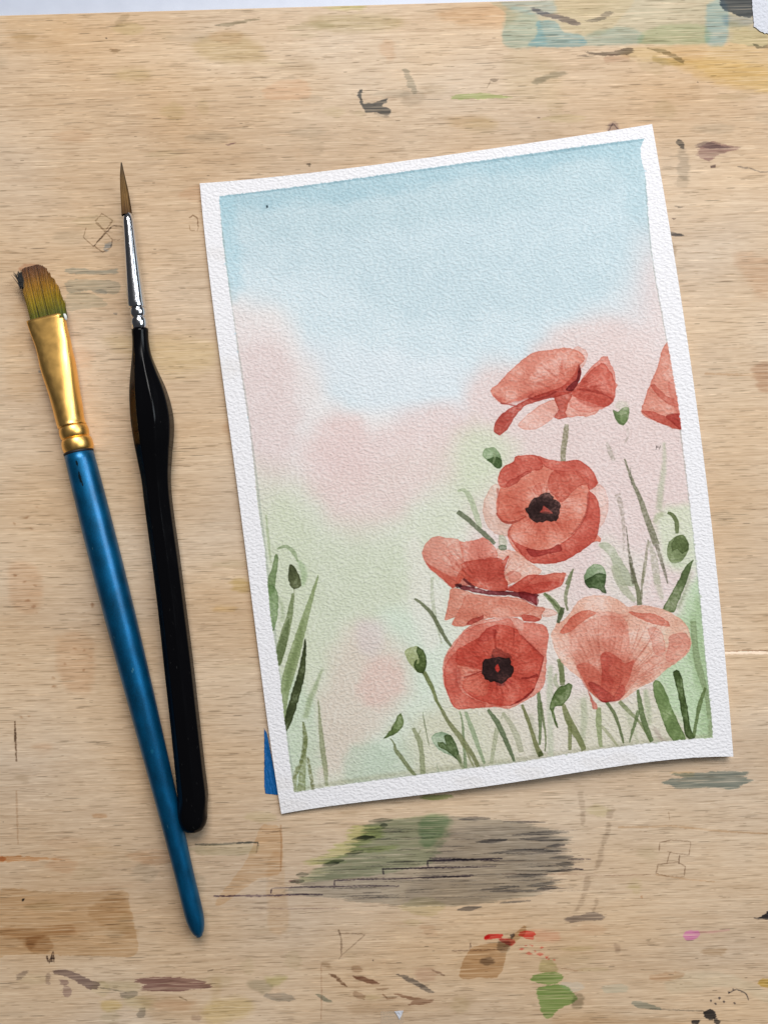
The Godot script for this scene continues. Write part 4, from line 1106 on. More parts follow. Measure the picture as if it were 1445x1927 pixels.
	P([96.9,63.9,97.5,65.6,96.8,68.2,94.7,71.0,92.4,71.9,88.0,72.3,84.0,72.7,81.2,73.3,79.1,74.9,77.1,77.1,75.4,79.2,73.2,80.7,72.1,80.0,71.9,78.4,73.1,76.0,75.5,74.1,78.6,72.8,82.2,71.6,85.2,70.8,89.2,70.1,92.3,69.1,95.3,66.9,96.5,65.2], [184,62,48], 0.9, {"rim": 0.6})
	P([97.1,63.9,97.5,65.3,96.8,68.2,94.7,71.1,92.7,70.7,94.2,69.1,95.7,68.1,96.5,66.4], deep, 0.75, {"soft": 0.15})
	S([83.8,70.3,82.3,70.9,84.1,71.9,87.1,71.7,90.1,70.6], [0.49,0.59,0.39], [160,44,38], 0.5)
	S([74.6,71.6,77.2,72.4,79.3,73.4], [0.39,0.39,0.25], [186,60,50], 0.7)
	veins([94.1,70.1], [73.7,67.5,78.4,63.2,84.8,59.6,91.7,58.6,97.7,61.0], 16, 0.25, [196,86,68], 0.4)
	veins([94.5,70.9], [102.0,65.5,105.4,68.7,105.4,74.3,102.0,76.4,98.0,77.3], 14, 0.2, [178,58,46], 0.45)
	P([97.3,64.0,94.4,68.1,89.2,70.1,83.3,71.0,78.8,71.6,83.6,68.5,90.8,65.6], [208,96,76], 0.6, G([94.0,70.6,84.5,62.1], 1.0, 0.0))
	# ---- flower cut by the border
	P([121.9,60.6,122.3,62.9,122.3,68.4,122.7,73.9,122.5,81.4,122.1,85.7,118.2,84.2,114.7,82.2,112.2,80.0,113.3,76.4,115.6,71.9,117.4,68.8,118.7,66.0,120.1,62.6], [226,140,118], 0.92)
	P([115.3,72.3,116.5,72.2,119.3,75.8,122.0,77.4,121.7,79.3,118.2,77.0], [206,98,80], 0.7, {"soft": 0.2})
	P([120.3,72.2,123.1,72.5,122.4,81.4,120.7,78.2], [212,108,90], 0.55, {"soft": 0.3})
	P([112.3,79.3,115.4,80.0,118.6,81.6,122.5,81.4,122.2,85.6,118.3,84.0,114.5,81.8], [204,90,74], 0.8)
	P([118.4,81.5,122.5,81.4,122.2,85.6,120.0,83.7], [180,60,50], 0.7, {"soft": 0.15})
	# ---- front-facing flower
	P([71.2,94.3,69.0,94.7,66.7,98.1,65.9,101.8,66.6,105.2,68.4,107.8,71.6,109.1,74.2,108.1,75.7,103.8,74.2,96.0], [230,190,172], 0.85)
	P([96.4,97.8,98.5,98.4,99.8,100.6,100.2,104.2,99.2,107.8,97.5,110.2,95.9,109.9,94.9,102.2], [234,186,172], 0.85)
	P([76.8,87.2,79.2,87.2,82.1,87.8,85.8,89.5,89.5,90.6,93.4,90.7,95.7,92.7,97.3,95.0,97.9,97.0,97.8,98.5,95.4,99.7,97.3,102.5,97.5,106.6,96.7,110.0,96.1,112.4,97.1,113.7,96.6,114.6,94.9,114.3,92.3,115.9,88.2,117.8,84.7,118.8,80.8,118.5,77.5,117.7,75.7,115.9,73.5,113.6,72.0,110.3,72.0,107.8,73.5,106.0,70.7,104.8,69.7,102.4,69.9,99.4,71.5,95.0,71.2,92.5,73.0,89.7,76.1,88.4], [226,126,102], 0.94)
	P([76.5,87.3,79.2,87.2,82.1,87.8,83.4,89.0,83.5,91.8,79.6,92.0,76.0,93.5,73.5,95.4,71.4,95.0,71.2,92.5,73.0,89.7,76.1,88.6], [204,86,70], 0.85)
	P([82.8,88.1,85.8,89.5,89.5,90.6,93.4,90.7,95.8,92.8,97.3,95.2,97.8,98.4,95.5,99.5,94.6,97.0,91.9,94.6,89.0,94.7,86.6,92.8,84.5,91.5], [208,92,76], 0.85)
	P([86.6,92.8,89.7,93.3,93.4,94.2,95.8,96.7,95.5,97.7,92.9,98.3,90.3,100.0,87.6,102.0,85.7,99.8,84.5,97.6,85.1,94.6], [200,84,66], 0.75, {"rim": 0.5})
	P([76.0,93.2,74.5,93.5,73.0,94.8,73.5,95.6,76.3,94.7,77.5,93.4,80.6,92.1,79.4,91.7], [182,62,50], 0.75)
	P([80.3,97.9,81.1,96.0,82.5,95.7,82.8,97.8,82.1,99.2], [214,104,84], 0.6)
	P([95.4,100.0,97.3,102.6,97.5,106.6,96.4,112.0,94.9,114.3,92.3,115.9,88.2,117.8,84.7,118.8,80.3,118.4,77.4,117.6,74.9,114.8,72.7,110.4,74.5,111.7,77.5,113.6,80.8,114.5,84.7,114.1,88.9,111.9,92.2,108.8,94.3,105.1,94.9,102.2], [198,76,60], 0.88)
	P([94.9,102.2,97.5,105.0,97.0,109.5,93.6,113.1,91.4,111.2,93.3,108.0], [210,92,76], 0.5, {"soft": 0.4})
	P([76.4,113.5,80.8,114.7,84.0,114.2,85.5,113.5,86.1,115.6,83.8,115.7,80.6,116.1,78.1,116.3,76.8,114.7], [160,44,38], 0.8, {"soft": 0.1})
	S([69.6,102.3,71.1,104.9,74.0,105.6,77.5,104.4], [0.49,0.79,0.39], [188,66,50], 0.75, {"soft": 0.1})
	S([70.6,95.4,70.7,99.0,69.8,101.9], [0.69,0.59,0.39], [204,96,76], 0.55, {"soft": 0.15})
	S([73.4,106.2,72.2,108.3,72.9,110.4], [0.49,0.69,0.49], [206,92,74], 0.6, {"soft": 0.15})
	S([94.9,100.6,94.4,104.6,92.2,108.6,88.9,111.6], [0.39,0.59,0.39], [190,70,56], 0.6)
	P([73.4,107.0,77.0,105.5,82.6,107.4,89.6,105.9,86.9,112.1,80.9,113.9,76.1,112.4], [220,118,94], 0.45, {"soft": 0.6})
	P([76.0,101.3,70.6,101.0,70.8,104.0,74.6,105.1], [214,106,84], 0.45, {"soft": 0.5})
	veins([82.6,102.8], [71.3,95.5,69.8,101.9,71.2,104.6,72.7,108.4,76.1,112.4,80.8,114.2,86.8,113.1,92.2,108.3,94.7,102.1,93.6,96.9,89.2,93.2,82.6,91.2,76.0,93.2], 44, 0.3, [190,72,54], 0.42)
	P([71.8,95.6,79.5,92.7,82.5,100.3,77.6,104.6,70.7,104.5,70.0,100.4], [208,92,70], 0.55, G([70.3,103.5,80.0,96.9], 1.0, 0.0))
	P([72.7,108.4,78.0,104.6,87.5,107.1,92.3,107.8,87.9,112.2,80.8,114.0,76.1,112.7], [208,92,70], 0.5, G([83.7,106.5,80.4,113.9], 1.0, 0.1))
	P([80.1,99.8,81.9,99.1,83.2,98.3,85.3,99.3,85.6,100.9,87.1,101.9,87.0,104.0,86.2,105.4,85.6,107.1,83.3,106.5,81.6,106.9,79.3,106.2,77.9,103.9,77.8,102.2,79.0,101.3], soot, 0.95, {"wob": 0.45, "rim": 0.2})
	P([82.6,102.2,84.0,103.5,84.9,104.8,83.0,104.4,81.3,103.9,82.1,103.0], [206,92,78], 0.85, flat)
	P([82.1,103.8,85.1,105.0,84.7,106.4,81.4,105.2,79.4,105.4], [74,48,44], 0.5, {"soft": 0.2})
	# ---- middle flower, seen from the side
	P([68.5,112.3,71.0,113.1,73.8,114.0,75.6,115.7,77.4,118.0,79.9,120.1,78.5,121.4,75.9,121.4,73.9,122.4,71.7,122.6,69.5,122.9,69.6,119.7,70.5,117.5,71.5,114.9,69.6,115.6,68.4,114.4], [232,168,146], 0.9)
	P([48.0,110.5,48.7,108.7,50.7,106.8,53.1,106.5,54.8,107.1,56.7,107.6,58.6,108.6,58.9,114.3,58.1,116.5,56.4,120.7,55.1,121.5,54.1,120.4,52.3,118.3,49.9,115.7,48.5,113.2,48.0,111.4], [230,156,136], 0.92, {"rim": 0.6})
	P([47.9,110.9,48.7,113.3,50.7,115.0,53.2,116.9,55.3,118.3,57.7,119.4,56.4,121.1,55.1,121.5,54.1,120.5,52.3,118.3,49.8,115.7,48.5,113.3], [200,72,52], 0.85, {"soft": 0.3, "rim": 0.3})
	P([54.9,112.4,56.2,112.3,57.5,113.5,58.5,114.6,58.0,117.2,55.8,116.5,55.5,114.9], [220,128,108], 0.7)
	P([58.5,108.7,59.7,109.1,62.5,108.9,65.4,108.7,67.2,110.6,68.1,112.3,68.4,114.6,66.0,114.5,62.3,114.7,59.0,114.8,58.8,113.2], [224,128,108], 0.93, {"rim": 0.55})
	P([58.3,116.2,58.1,115.3,59.5,114.6,62.3,114.6,66.4,114.5,68.9,115.0,69.8,115.9,71.2,114.6,71.5,115.1,70.7,116.8,69.9,118.2,69.6,120.4,70.4,122.8,69.6,124.4,67.1,124.3,63.5,123.0,60.8,121.5,58.5,119.2,56.3,120.7,56.7,118.5], [206,82,62], 0.9)
	P([59.0,115.1,63.0,114.9,68.1,115.3,69.5,116.6,69.1,119.6,63.8,121.1,59.7,118.2], [196,72,56], 0.5, {"soft": 0.5})
	P([56.4,119.2,58.4,116.5,59.6,118.9,63.6,122.6,60.0,121.6,56.4,121.1], [206,84,62], 0.7, {"soft": 0.4})
	P([70.6,119.5,72.5,119.2,74.2,120.4,73.6,121.8,71.0,122.3], [222,128,108], 0.6, {"soft": 0.2})
	P([69.3,124.3,70.8,123.6,72.8,122.6,75.9,121.0,78.5,121.3,81.4,121.6,84.0,121.5,86.5,122.1,85.8,123.2,85.0,125.1,82.0,126.1,79.0,126.5,76.0,126.8,73.5,126.0,71.4,124.9], [206,80,60], 0.9)
	P([80.6,121.8,84.0,121.5,86.6,122.1,85.6,123.3,81.9,123.1], [228,136,112], 0.55, {"soft": 0.3})
	P([72.9,125.1,76.7,123.8,81.1,123.7,84.7,124.6,81.9,126.3,78.6,126.5,75.6,126.8], [186,56,42], 0.6, {"soft": 0.4})
	P([69.4,123.8,73.2,122.5,76.3,121.1,78.5,121.4,75.6,123.6,72.5,125.0], [196,70,54], 0.55, {"soft": 0.2})
	veins([63.5,123.3], [48.8,111.0,52.9,107.2,58.9,109.0,66.6,109.4,69.0,113.9,74.1,114.7,77.4,118.2], 26, 0.2, [186,66,50], 0.4)
	P([48.0,110.9,52.9,107.4,58.9,109.0,58.5,115.8,55.7,120.6,50.4,115.7], [214,112,90], 0.6, G([54.1,118.9,52.1,108.0], 1.0, 0.0))
	# its lower skirt
	P([79.0,130.9,81.0,131.4,82.9,132.7,82.2,133.3,78.8,133.2], [236,186,168], 0.85)
	P([54.7,121.6,57.4,122.4,63.3,124.8,70.5,126.4,74.1,127.7,77.1,130.1,79.6,130.8,78.4,132.7,77.9,134.2,73.4,133.5,72.8,132.5,69.2,131.7,64.0,131.4,61.0,132.0,57.6,132.7,53.7,131.9,54.8,129.8,52.3,130.4,51.8,130.1,52.7,127.8,53.9,123.8], [224,140,116], 0.92)
	P([59.0,124.1,66.9,126.1,74.0,128.3,77.1,130.3,72.8,132.2,64.1,131.1,62.7,130.3,59.3,131.0,57.6,132.5,53.7,131.8,55.5,128.9,57.3,126.1], [216,120,96], 0.7, {"rim": 0.5})
	P([57.5,132.3,59.1,131.0,61.2,130.7,62.8,130.2,62.5,131.1,60.5,132.0,58.4,132.5], [176,56,44], 0.8)
	P([73.1,131.9,75.4,132.3,78.1,133.8,76.4,134.3,73.6,133.6], [196,74,58], 0.85)
	P([56.3,120.5,57.0,120.9,60.7,122.1,64.2,123.5,68.5,124.4,71.8,125.1,74.3,125.5,78.6,127.0,77.7,127.8,77.5,130.0,76.0,128.6,73.4,127.1,70.6,125.9,67.7,125.5,63.4,124.5,59.1,122.9,57.2,122.0], [112,30,36], 0.85)
	P([73.2,125.2,77.8,127.3,77.5,129.9,75.4,128.5,73.4,127.1], [130,34,36], 0.6)
	S([58.3,119.3,59.4,120.6,61.2,122.3], [0.59,0.81,0.44], [112,34,36], 0.85)
	P([55.7,120.6,57.5,120.7,57.8,121.5,56.3,121.7], [60,24,30], 0.7)
	# ---- lower front-facing flower
	P([50.3,141.3,51.7,138.9,54.7,135.6,57.5,133.3,61.0,132.0,64.8,131.6,68.4,131.8,72.0,132.6,73.5,133.9,76.9,134.8,79.0,135.8,79.7,137.8,79.2,140.7,78.6,143.7,78.1,147.3,77.0,152.0,74.7,154.3,71.0,155.9,66.9,157.3,63.3,156.4,58.2,155.9,52.3,155.3,50.8,153.0,49.7,148.7,49.5,145.0], [228,142,122], 0.94)
	P([51.2,140.1,52.9,138.3,56.3,134.7,60.9,132.7,66.1,132.4,69.8,132.5,70.7,134.5,73.3,134.2,79.0,136.2,79.4,138.5,78.6,142.5,77.6,144.6,75.0,151.3,70.8,155.5,67.0,156.5,61.1,156.0,55.3,155.6,52.0,155.0,50.7,152.4,49.8,148.4,49.9,144.7], [214,104,84], 0.75)
	P([54.1,139.2,55.8,138.4,57.4,137.5,60.5,136.4,62.2,134.8,63.7,133.9,66.0,133.6,68.5,134.1,71.3,135.8,72.2,137.6,74.8,140.8,77.7,144.5,76.3,148.2,74.6,152.0,73.3,153.7,70.1,155.4,67.0,156.5,63.4,155.9,59.9,154.4,57.1,152.8,54.8,150.6,54.7,148.3,56.3,146.9,59.3,146.5,60.9,145.8,56.6,144.1,53.8,142.9], [204,76,58], 0.9, {"rim": 0.6})
	P([50.3,143.2,54.0,139.6,53.7,143.7,53.3,145.9,53.5,148.5,54.4,150.9,57.0,153.1,60.5,155.1,58.2,155.9,52.3,155.2,50.7,152.4,49.8,148.0], [208,88,70], 0.7, {"soft": 0.1})
	P([53.9,148.2,55.9,147.0,58.6,146.6,60.7,147.3,61.9,149.4,60.8,152.9,57.2,151.7,55.2,150.2], [218,110,86], 0.6, {"rim": 0.6})
	P([53.7,143.1,56.6,144.1,59.6,145.5,59.3,146.4,55.6,146.9,54.1,145.2], [220,116,92], 0.7)
	P([60.2,137.3,61.7,135.5,63.6,134.0,66.2,133.7,65.5,136.4,64.1,137.1,62.6,137.8], [176,52,42], 0.6, {"soft": 0.4})
	P([54.9,139.7,58.8,138.0,62.5,138.2,63.5,142.1,60.7,144.3,56.8,143.0], [196,66,50], 0.5, {"soft": 0.7})
	S([65.1,134.8,65.0,137.4,65.0,140.4], [1.11,0.52,0.37], [180,52,42], 0.7, {"soft": 0.1})
	S([70.4,135.3,70.2,137.8,69.8,140.0], [0.30,0.37,0.22], [184,58,46], 0.6, {"soft": 0.1})
	S([53.5,144.0,53.7,146.7,53.1,148.8], [2.22,1.85,1.11], [196,72,58], 0.5, {"soft": 0.5})
	S([55.2,146.9,57.8,146.5,60.5,145.7], [0.30,0.44,0.30], [176,52,42], 0.7)
	S([70.8,149.4,73.0,149.6,75.5,149.2], [0.30,0.67,0.81], [164,44,38], 0.75, {"soft": 0.12})
	P([67.0,156.5,69.0,155.6,70.9,154.8,74.1,152.7,73.2,154.0,70.5,155.6], [150,36,34], 0.75, {"soft": 0.15})
	P([73.5,134.2,76.9,134.8,79.0,135.8,79.7,137.8,78.8,142.6,77.7,144.5,74.8,140.5,72.0,137.0], [220,118,98], 0.85, {"rim": 0.6})
	P([70.5,133.0,72.7,133.0,73.5,134.2,72.7,136.4,71.3,135.4], [234,168,150], 0.7)
	S([72.2,137.4,74.8,140.8,77.7,144.5], [0.30,0.44,0.37], [180,58,46], 0.7)
	S([77.7,144.5,76.3,148.3,74.4,152.3], [0.44,0.37,0.30], [188,64,52], 0.6)
	P([66.8,148.6,68.5,150.0,67.7,151.0,66.6,150.4], [180,50,44], 0.6, {"soft": 0.3})
	P([63.6,142.9,64.1,140.5,65.3,139.9,66.6,141.1,68.7,142.3,68.5,144.0], [88,36,34], 0.8, {"soft": 0.3})
	P([63.4,149.2,66.4,149.3,66.2,150.7,64.0,150.4], [110,44,46], 0.6, {"soft": 0.4})
	veins([64.6,146.0], [51.5,141.1,55.2,137.1,62.2,134.4,68.1,134.2,73.0,136.8,77.3,144.2,75.5,150.7,70.9,155.2,64.1,156.0,57.1,152.4,53.3,147.4,51.5,141.1], 60, 0.32, [176,54,40], 0.45)
	P([61.7,138.5,69.9,137.8,77.3,144.6,75.3,149.1,68.3,145.8], [190,64,46], 0.5, G([68.7,142.1,77.2,145.7], 0.9, 0.0))
	P([60.8,143.6,61.4,142.5,63.4,142.8,65.7,142.6,67.1,143.4,68.4,143.4,68.4,145.3,69.0,146.1,68.6,148.1,67.3,148.7,66.1,150.2,64.0,149.4,62.2,149.1,60.6,147.3,60.5,145.4], soot, 0.96, {"wob": 0.35})
	P([64.0,145.6,64.9,144.4,65.4,145.4,65.3,146.3,64.7,146.7,64.1,146.3], [206,60,48], 0.92, flat)
	# ---- pale flower at the right, from the side
	P([80.6,138.2,82.4,135.8,83.9,135.2,85.8,133.7,87.5,131.8,89.4,130.1,91.7,129.4,96.3,129.8,98.7,130.8,100.7,132.4,102.2,133.9,105.2,133.8,108.9,134.6,112.2,135.9,114.9,137.8,117.2,140.2,118.0,142.7,118.1,146.4,116.4,149.0,113.6,150.9,110.0,153.1,106.8,155.4,102.8,156.8,100.1,158.5,97.4,159.6,94.4,159.6,91.8,159.1,90.3,157.2,88.8,155.2,87.8,152.8,85.9,150.8,83.2,147.8,81.4,144.4,80.6,140.8], [236,178,154], 0.93, {"rim": 0.4})
	P([86.0,137.7,90.5,136.2,94.8,135.5,99.9,136.2,101.6,139.9,101.4,146.0,102.7,149.7,100.4,155.5,97.4,159.0,92.7,159.0,89.2,155.2,86.9,149.2,85.4,143.7], [226,140,118], 0.75, {"soft": 0.8})
	P([94.3,140.7,98.0,137.7,100.8,139.0,101.4,146.0,100.2,149.4,97.0,147.2,94.6,145.1], [220,126,104], 0.55, {"soft": 0.7})
	P([82.9,138.3,84.9,136.0,87.7,133.8,90.8,133.2,93.5,134.3,91.0,135.6,88.3,136.9,85.5,138.7,83.7,138.9], [216,104,80], 0.85, {"rim": 0.5})
	P([102.1,135.3,105.8,136.0,109.9,137.0,112.5,139.3,113.0,140.5,110.5,140.1,107.6,138.9,104.8,137.3], [220,118,96], 0.8, {"soft": 0.2})
	P([91.1,134.0,96.6,134.4,102.0,136.5,98.1,136.4,94.0,135.4], [224,138,116], 0.5, {"soft": 0.4})
	P([106.8,140.8,108.4,140.2,109.9,141.1,110.9,143.4,111.1,146.3,109.6,148.7,108.0,147.7,107.5,144.1], [222,140,120], 0.65)
	P([111.8,146.3,112.5,143.3,114.4,142.6,116.8,142.6,118.0,144.6,117.6,146.8,115.5,149.3,112.8,150.8,110.8,149.7], [218,134,114], 0.75, {"rim": 0.5})
	P([101.6,143.4,105.8,144.8,107.8,149.4,105.6,154.4,101.1,156.5,101.0,149.5], [232,162,138], 0.5, {"soft": 0.6})
	P([86.4,148.3,89.6,147.9,92.3,150.9,92.8,154.5,90.7,157.2,88.9,154.8,87.3,151.0], [206,92,72], 0.75, {"soft": 0.4})
	P([93.1,146.6,95.0,145.6,97.0,146.8,98.6,148.3,99.7,149.5,102.2,149.0,101.4,151.7,100.0,154.6,98.0,157.4,95.7,159.2,93.1,159.5,91.5,158.2,92.6,153.6,93.2,150.6], [200,78,60], 0.82, {"rim": 0.5})
	P([93.3,146.7,95.2,146.1,96.4,148.9,94.8,151.3,96.2,154.1,94.1,157.7,92.5,156.6,93.1,151.0], [178,54,44], 0.6, {"soft": 0.25})
	P([89.0,153.5,90.7,153.7,92.7,155.3,95.8,158.4,95.7,159.5,93.1,159.6,91.1,157.9], [146,30,32], 0.8, {"soft": 0.12})
	P([96.3,158.0,98.3,155.2,98.9,157.5,97.0,159.4,95.2,159.5], [176,48,42], 0.7, {"soft": 0.15})
	S([95.3,158.7,97.3,156.0,98.2,153.5], [0.26,0.35,0.17], [150,36,36], 0.6)
	P([88.7,155.4,89.6,157.9,90.7,159.8,90.8,161.2,89.5,161.0,89.4,159.2], [212,110,92], 0.8)
	veins([93.4,158.9], [81.3,139.6,85.6,133.7,91.6,130.2,97.0,130.8,102.2,134.3,108.8,135.5,114.8,138.7,117.5,143.7,116.0,148.4,110.1,152.7], 46, 0.25, [206,104,82], 0.42)
	P([88.8,155.6,87.3,149.3,94.2,141.5,101.7,142.6,103.4,151.5,99.8,157.2,93.9,159.4], [206,96,74], 0.6, G([93.6,158.9,97.5,142.0], 1.0, 0.0))
	P([102.9,156.3,109.2,153.1,116.4,148.9,117.7,144.2,109.8,147.0,102.4,152.3], [222,132,110], 0.6, G([100.1,158.5,114.1,145.7], 0.2, 0.9))
	P([80.7,139.1,85.6,133.7,91.2,133.2,85.6,145.5], [228,148,126], 0.5, G([85.2,145.5,83.3,135.5], 0.9, 0.0))
	# ---- buds and leaf bits over the flowers
	S([79.8,126.7,81.5,128.7,82.9,130.9,84.0,133.4], [0.86,1.55,1.73,1.73], [116,138,88], 0.88)
	S([80.0,126.7,81.8,129.2,83.3,131.6], [0.35,0.78,0.43], [82,104,58], 0.7)
	S([88.3,121.6,86.8,125.1,85.6,128.4,85.5,131.0,85.8,132.6], [0.26,0.95,1.12,1.04,0.43], [118,132,90], 0.85, {"dry": 0.2})
	S([84.5,131.5,83.7,133.4,82.6,135.6], [1.21,1.47,0.95], [70,88,52], 0.9)
	S([81.6,145.6,82.1,148.9,82.0,152.4], [0.95,1.55,1.73], [112,128,80], 0.85)
	P([91.2,124.2,92.1,121.9,94.3,120.7,96.1,121.1,97.3,123.5,97.0,125.7,95.9,127.3,94.8,127.6,92.3,127.0,91.3,125.5], [136,162,118], 0.9, {"rim": 0.5})
	P([91.2,124.9,92.7,124.2,95.3,123.3,97.2,124.0,97.0,125.9,96.4,127.4,96.9,129.4,95.6,128.8,94.4,127.5,92.3,127.1,91.3,125.8], [62,82,44], 0.88, {"soft": 0.15})
	P([67.9,84.9,69.0,83.7,71.1,83.7,72.2,85.1,72.8,87.1,72.6,89.4,71.2,89.7,69.4,87.6,68.1,86.3], [146,170,126], 0.9, {"rim": 0.6})
	P([69.1,86.8,70.8,86.3,72.4,87.0,72.7,89.5,71.2,89.8,69.8,88.0,68.7,87.1], [74,98,54], 0.85)
	S([71.0,84.8,71.1,86.4,70.3,88.3], [0.49,0.69,0.49], [150,172,130], 0.7)
	P([104.7,77.9,105.8,78.8,107.1,77.8,108.9,77.9,108.7,80.3,107.5,82.2,106.7,83.0,105.8,82.2,104.9,80.6], [118,142,90], 0.88)
	P([104.8,78.8,106.6,80.0,108.4,79.3,107.8,81.7,106.5,82.5,105.2,81.1], [92,116,64], 0.5, {"soft": 0.2})
	P([105.9,75.9,108.7,76.3,108.8,78.1,105.7,77.9], [196,196,170], 0.5, wet)
	P([114.4,119.2,115.1,117.0,117.1,115.4,118.9,115.1,120.1,116.7,120.3,118.7,119.2,121.1,117.7,122.6,115.4,122.9,114.4,121.3], [124,140,92], 0.9, {"rim": 0.5})
	P([117.2,115.4,119.1,115.2,120.3,117.2,120.1,119.2,118.3,120.5,117.1,118.9,115.8,119.8,115.7,117.8], [92,108,62], 0.75)
	S([115.7,108.6,116.9,109.3,117.8,111.5,117.5,114.7], [0.79,1.28,1.38,0.89], [84,104,56], 0.9)
	P([114.7,122.7,117.6,122.7,118.4,124.0,115.6,123.8], [196,208,176], 0.5, wet)
	S([59.0,100.3,61.6,102.9,63.7,105.5,65.9,108.1,68.1,110.8], [1.28,1.48,1.38,1.48,0.79], [98,112,84], 0.92)
	P([69.5,108.6,70.6,108.5,71.3,110.2,71.3,111.9,69.4,111.5], [186,190,160], 0.7)
	P([68.9,111.7,69.9,111.4,71.2,112.0,71.2,112.9,69.7,113.0,68.9,112.4], [104,120,92], 0.88)
	S([88.6,121.1,87.3,123.2,86.4,125.3], [0.39,1.09,1.28], [120,136,92], 0.85, {"dry": 0.2})
	# spatters
	S([88.3,139.6,88.8,140.0,88.5,140.2], [0.15,0.15], [120,60,50], 0.7)
	P([17.7,7.7,18.3,7.8,18.3,8.4,17.7,8.5], [52,70,80], 0.9, {"rim": 0.0, "wob": 0.0})
	pass


# ---------------------------------------------------------------- the brushes

# A solid lofted along local z from rows [distance along, sideways, half width, height of the centre]; shape(t, angle) gives the cross-section in units of the half width.
func loft(st: SurfaceTool, rows: Array, shape: Callable, sides := 40, color := Color.WHITE, cap := true) -> void:
	var rings := []
	for r in rows.size():
		var row: Array = rows[r]
		var ring := PackedVector3Array()
		for i in sides:
			var f := TAU * i / sides
			var q: Vector2 = shape.call(row[0], f)
			ring.append(Vector3(row[1] + q.x * row[2], row[3] + q.y * row[2], row[0]) * MM)
		rings.append(ring)
	st.set_smooth_group(0)
	st.set_color(color)
	for r in rows.size() - 1:
		for i in sides:
			var j := (i + 1) % sides
			var u0 := float(i) / sides
			var u1 := float(i + 1) / sides
			var a: Vector3 = rings[r][i]
			var b: Vector3 = rings[r][j]
			var c: Vector3 = rings[r + 1][j]
			var d: Vector3 = rings[r + 1][i]
			var va: float = rows[r][0] / 190.0
			var vc: float = rows[r + 1][0] / 190.0
			for q: Array in [[a, u0, va], [d, u0, vc], [c, u1, vc], [a, u0, va], [c, u1, vc], [b, u1, va]]:
				st.set_uv(Vector2(q[1], q[2]))
				st.add_vertex(q[0])
	if cap:
		for e in 2:
			var ring: PackedVector3Array = rings[0] if e == 0 else rings[rings.size() - 1]
			var mid := Vector3.ZERO
			for v in ring:
				mid += v / sides
			for i in sides:
				var j := (i + 1) % sides
				for v: Vector3 in ([mid, ring[i], ring[j]] if e == 0 else [mid, ring[j], ring[i]]):
					st.set_uv(Vector2(0.5, rows[0][0] / 190.0))
					st.add_vertex(v)


func round_shape(_t: float, f: float) -> Vector2:
	return Vector2(cos(f), sin(f))


func brush_root(called: String, label: String, tip: Vector2, dir: Vector2) -> Node3D:
	var o := thing(called, label, "paintbrush", Vector3(tip.x * MM, 0, tip.y * MM))
	o.rotation.y = atan2(dir.x, dir.y)
	return o


func part_rows(rows: Array, from: int, to: int) -> Array:
	return rows.slice(from, to + 1)


# rows with more of them between, on a smooth curve
func dense(rows: Array, n: int) -> Array:
	var out := []
	for i in rows.size() - 1:
		for j in n:
			var t := float(j) / n
			var row := []
			for k in 4:
				row.append(cubic_interpolate(rows[i][k], rows[i + 1][k], rows[maxi(i - 1, 0)][k], rows[mini(i + 2, rows.size() - 1)][k], t))
			row[0] = lerpf(rows[i][0], rows[i + 1][0], t)
			out.append(row)
	out.append(rows[rows.size() - 1])
	return out


func lit(r: float, g: float, b: float) -> Color:   # photo-like sRGB 0-255 to linear
	return Color(r / 255.0, g / 255.0, b / 255.0).srgb_to_linear()


func strand(st: SurfaceTool, path: PackedVector3Array, r0: float, r1: float, cols: Array) -> void:
	var n := path.size()
	if path[0].z > path[n - 1].z:   # front faces run one way only
		path.reverse()
		cols.reverse()
		var r := r0
		r0 = r1
		r1 = r
	for i in n - 1:
		for s in 3:
			var f0 := TAU * s / 3.0 + PI / 2
			var f1 := TAU * (s + 1) / 3.0 + PI / 2
			var ra := lerpf(r0, r1, float(i) / (n - 1))
			var rb := lerpf(r0, r1, float(i + 1) / (n - 1))
			var n0 := Vector3(cos(f0), sin(f0), 0)
			var n1 := Vector3(cos(f1), sin(f1), 0)
			var a := path[i] + n0 * ra
			var b := path[i] + n1 * ra
			var c := path[i + 1] + n1 * rb
			var d := path[i + 1] + n0 * rb
			for q: Array in [[a, n0, i], [d, n0, i + 1], [c, n1, i + 1], [a, n0, i], [c, n1, i + 1], [b, n1, i]]:
				st.set_color(cols[q[2]])
				st.set_normal(q[1])
				st.set_uv(Vector2.ZERO)
				st.add_vertex(q[0] * MM)


func ramp(stops: Array, t: float) -> Color:
	for i in stops.size() - 1:
		if t <= stops[i + 1][0]:
			return stops[i][1].lerp(stops[i + 1][1], clampf((t - stops[i][0]) / (stops[i + 1][0] - stops[i][0]), 0, 1))
	return stops[stops.size() - 1][1]


func flat_shape(t: float, f: float) -> Vector2:   # the gold ferrule: flat where it holds the hair, round where it holds the wood
	var k := smoothstep(14.0, 46.0, t)
	var n := lerpf(3.6, 2.0, smoothstep(20.0, 46.0, t))
	var flat := lerpf(0.30, 1.0, k)
	var c := cos(f)
	var s := sin(f)
	return Vector2(signf(c) * pow(absf(c), 2.0 / n), signf(s) * pow(absf(s), 2.0 / n) * flat)


func hair_end(q: float) -> float:
	if q > 0.0:
		return 11.5 * pow(q / 4.9, 2.4)
	return 1.7 * pow(maxf(-q - 3.0, 0.0) / 2.3, 2.0)


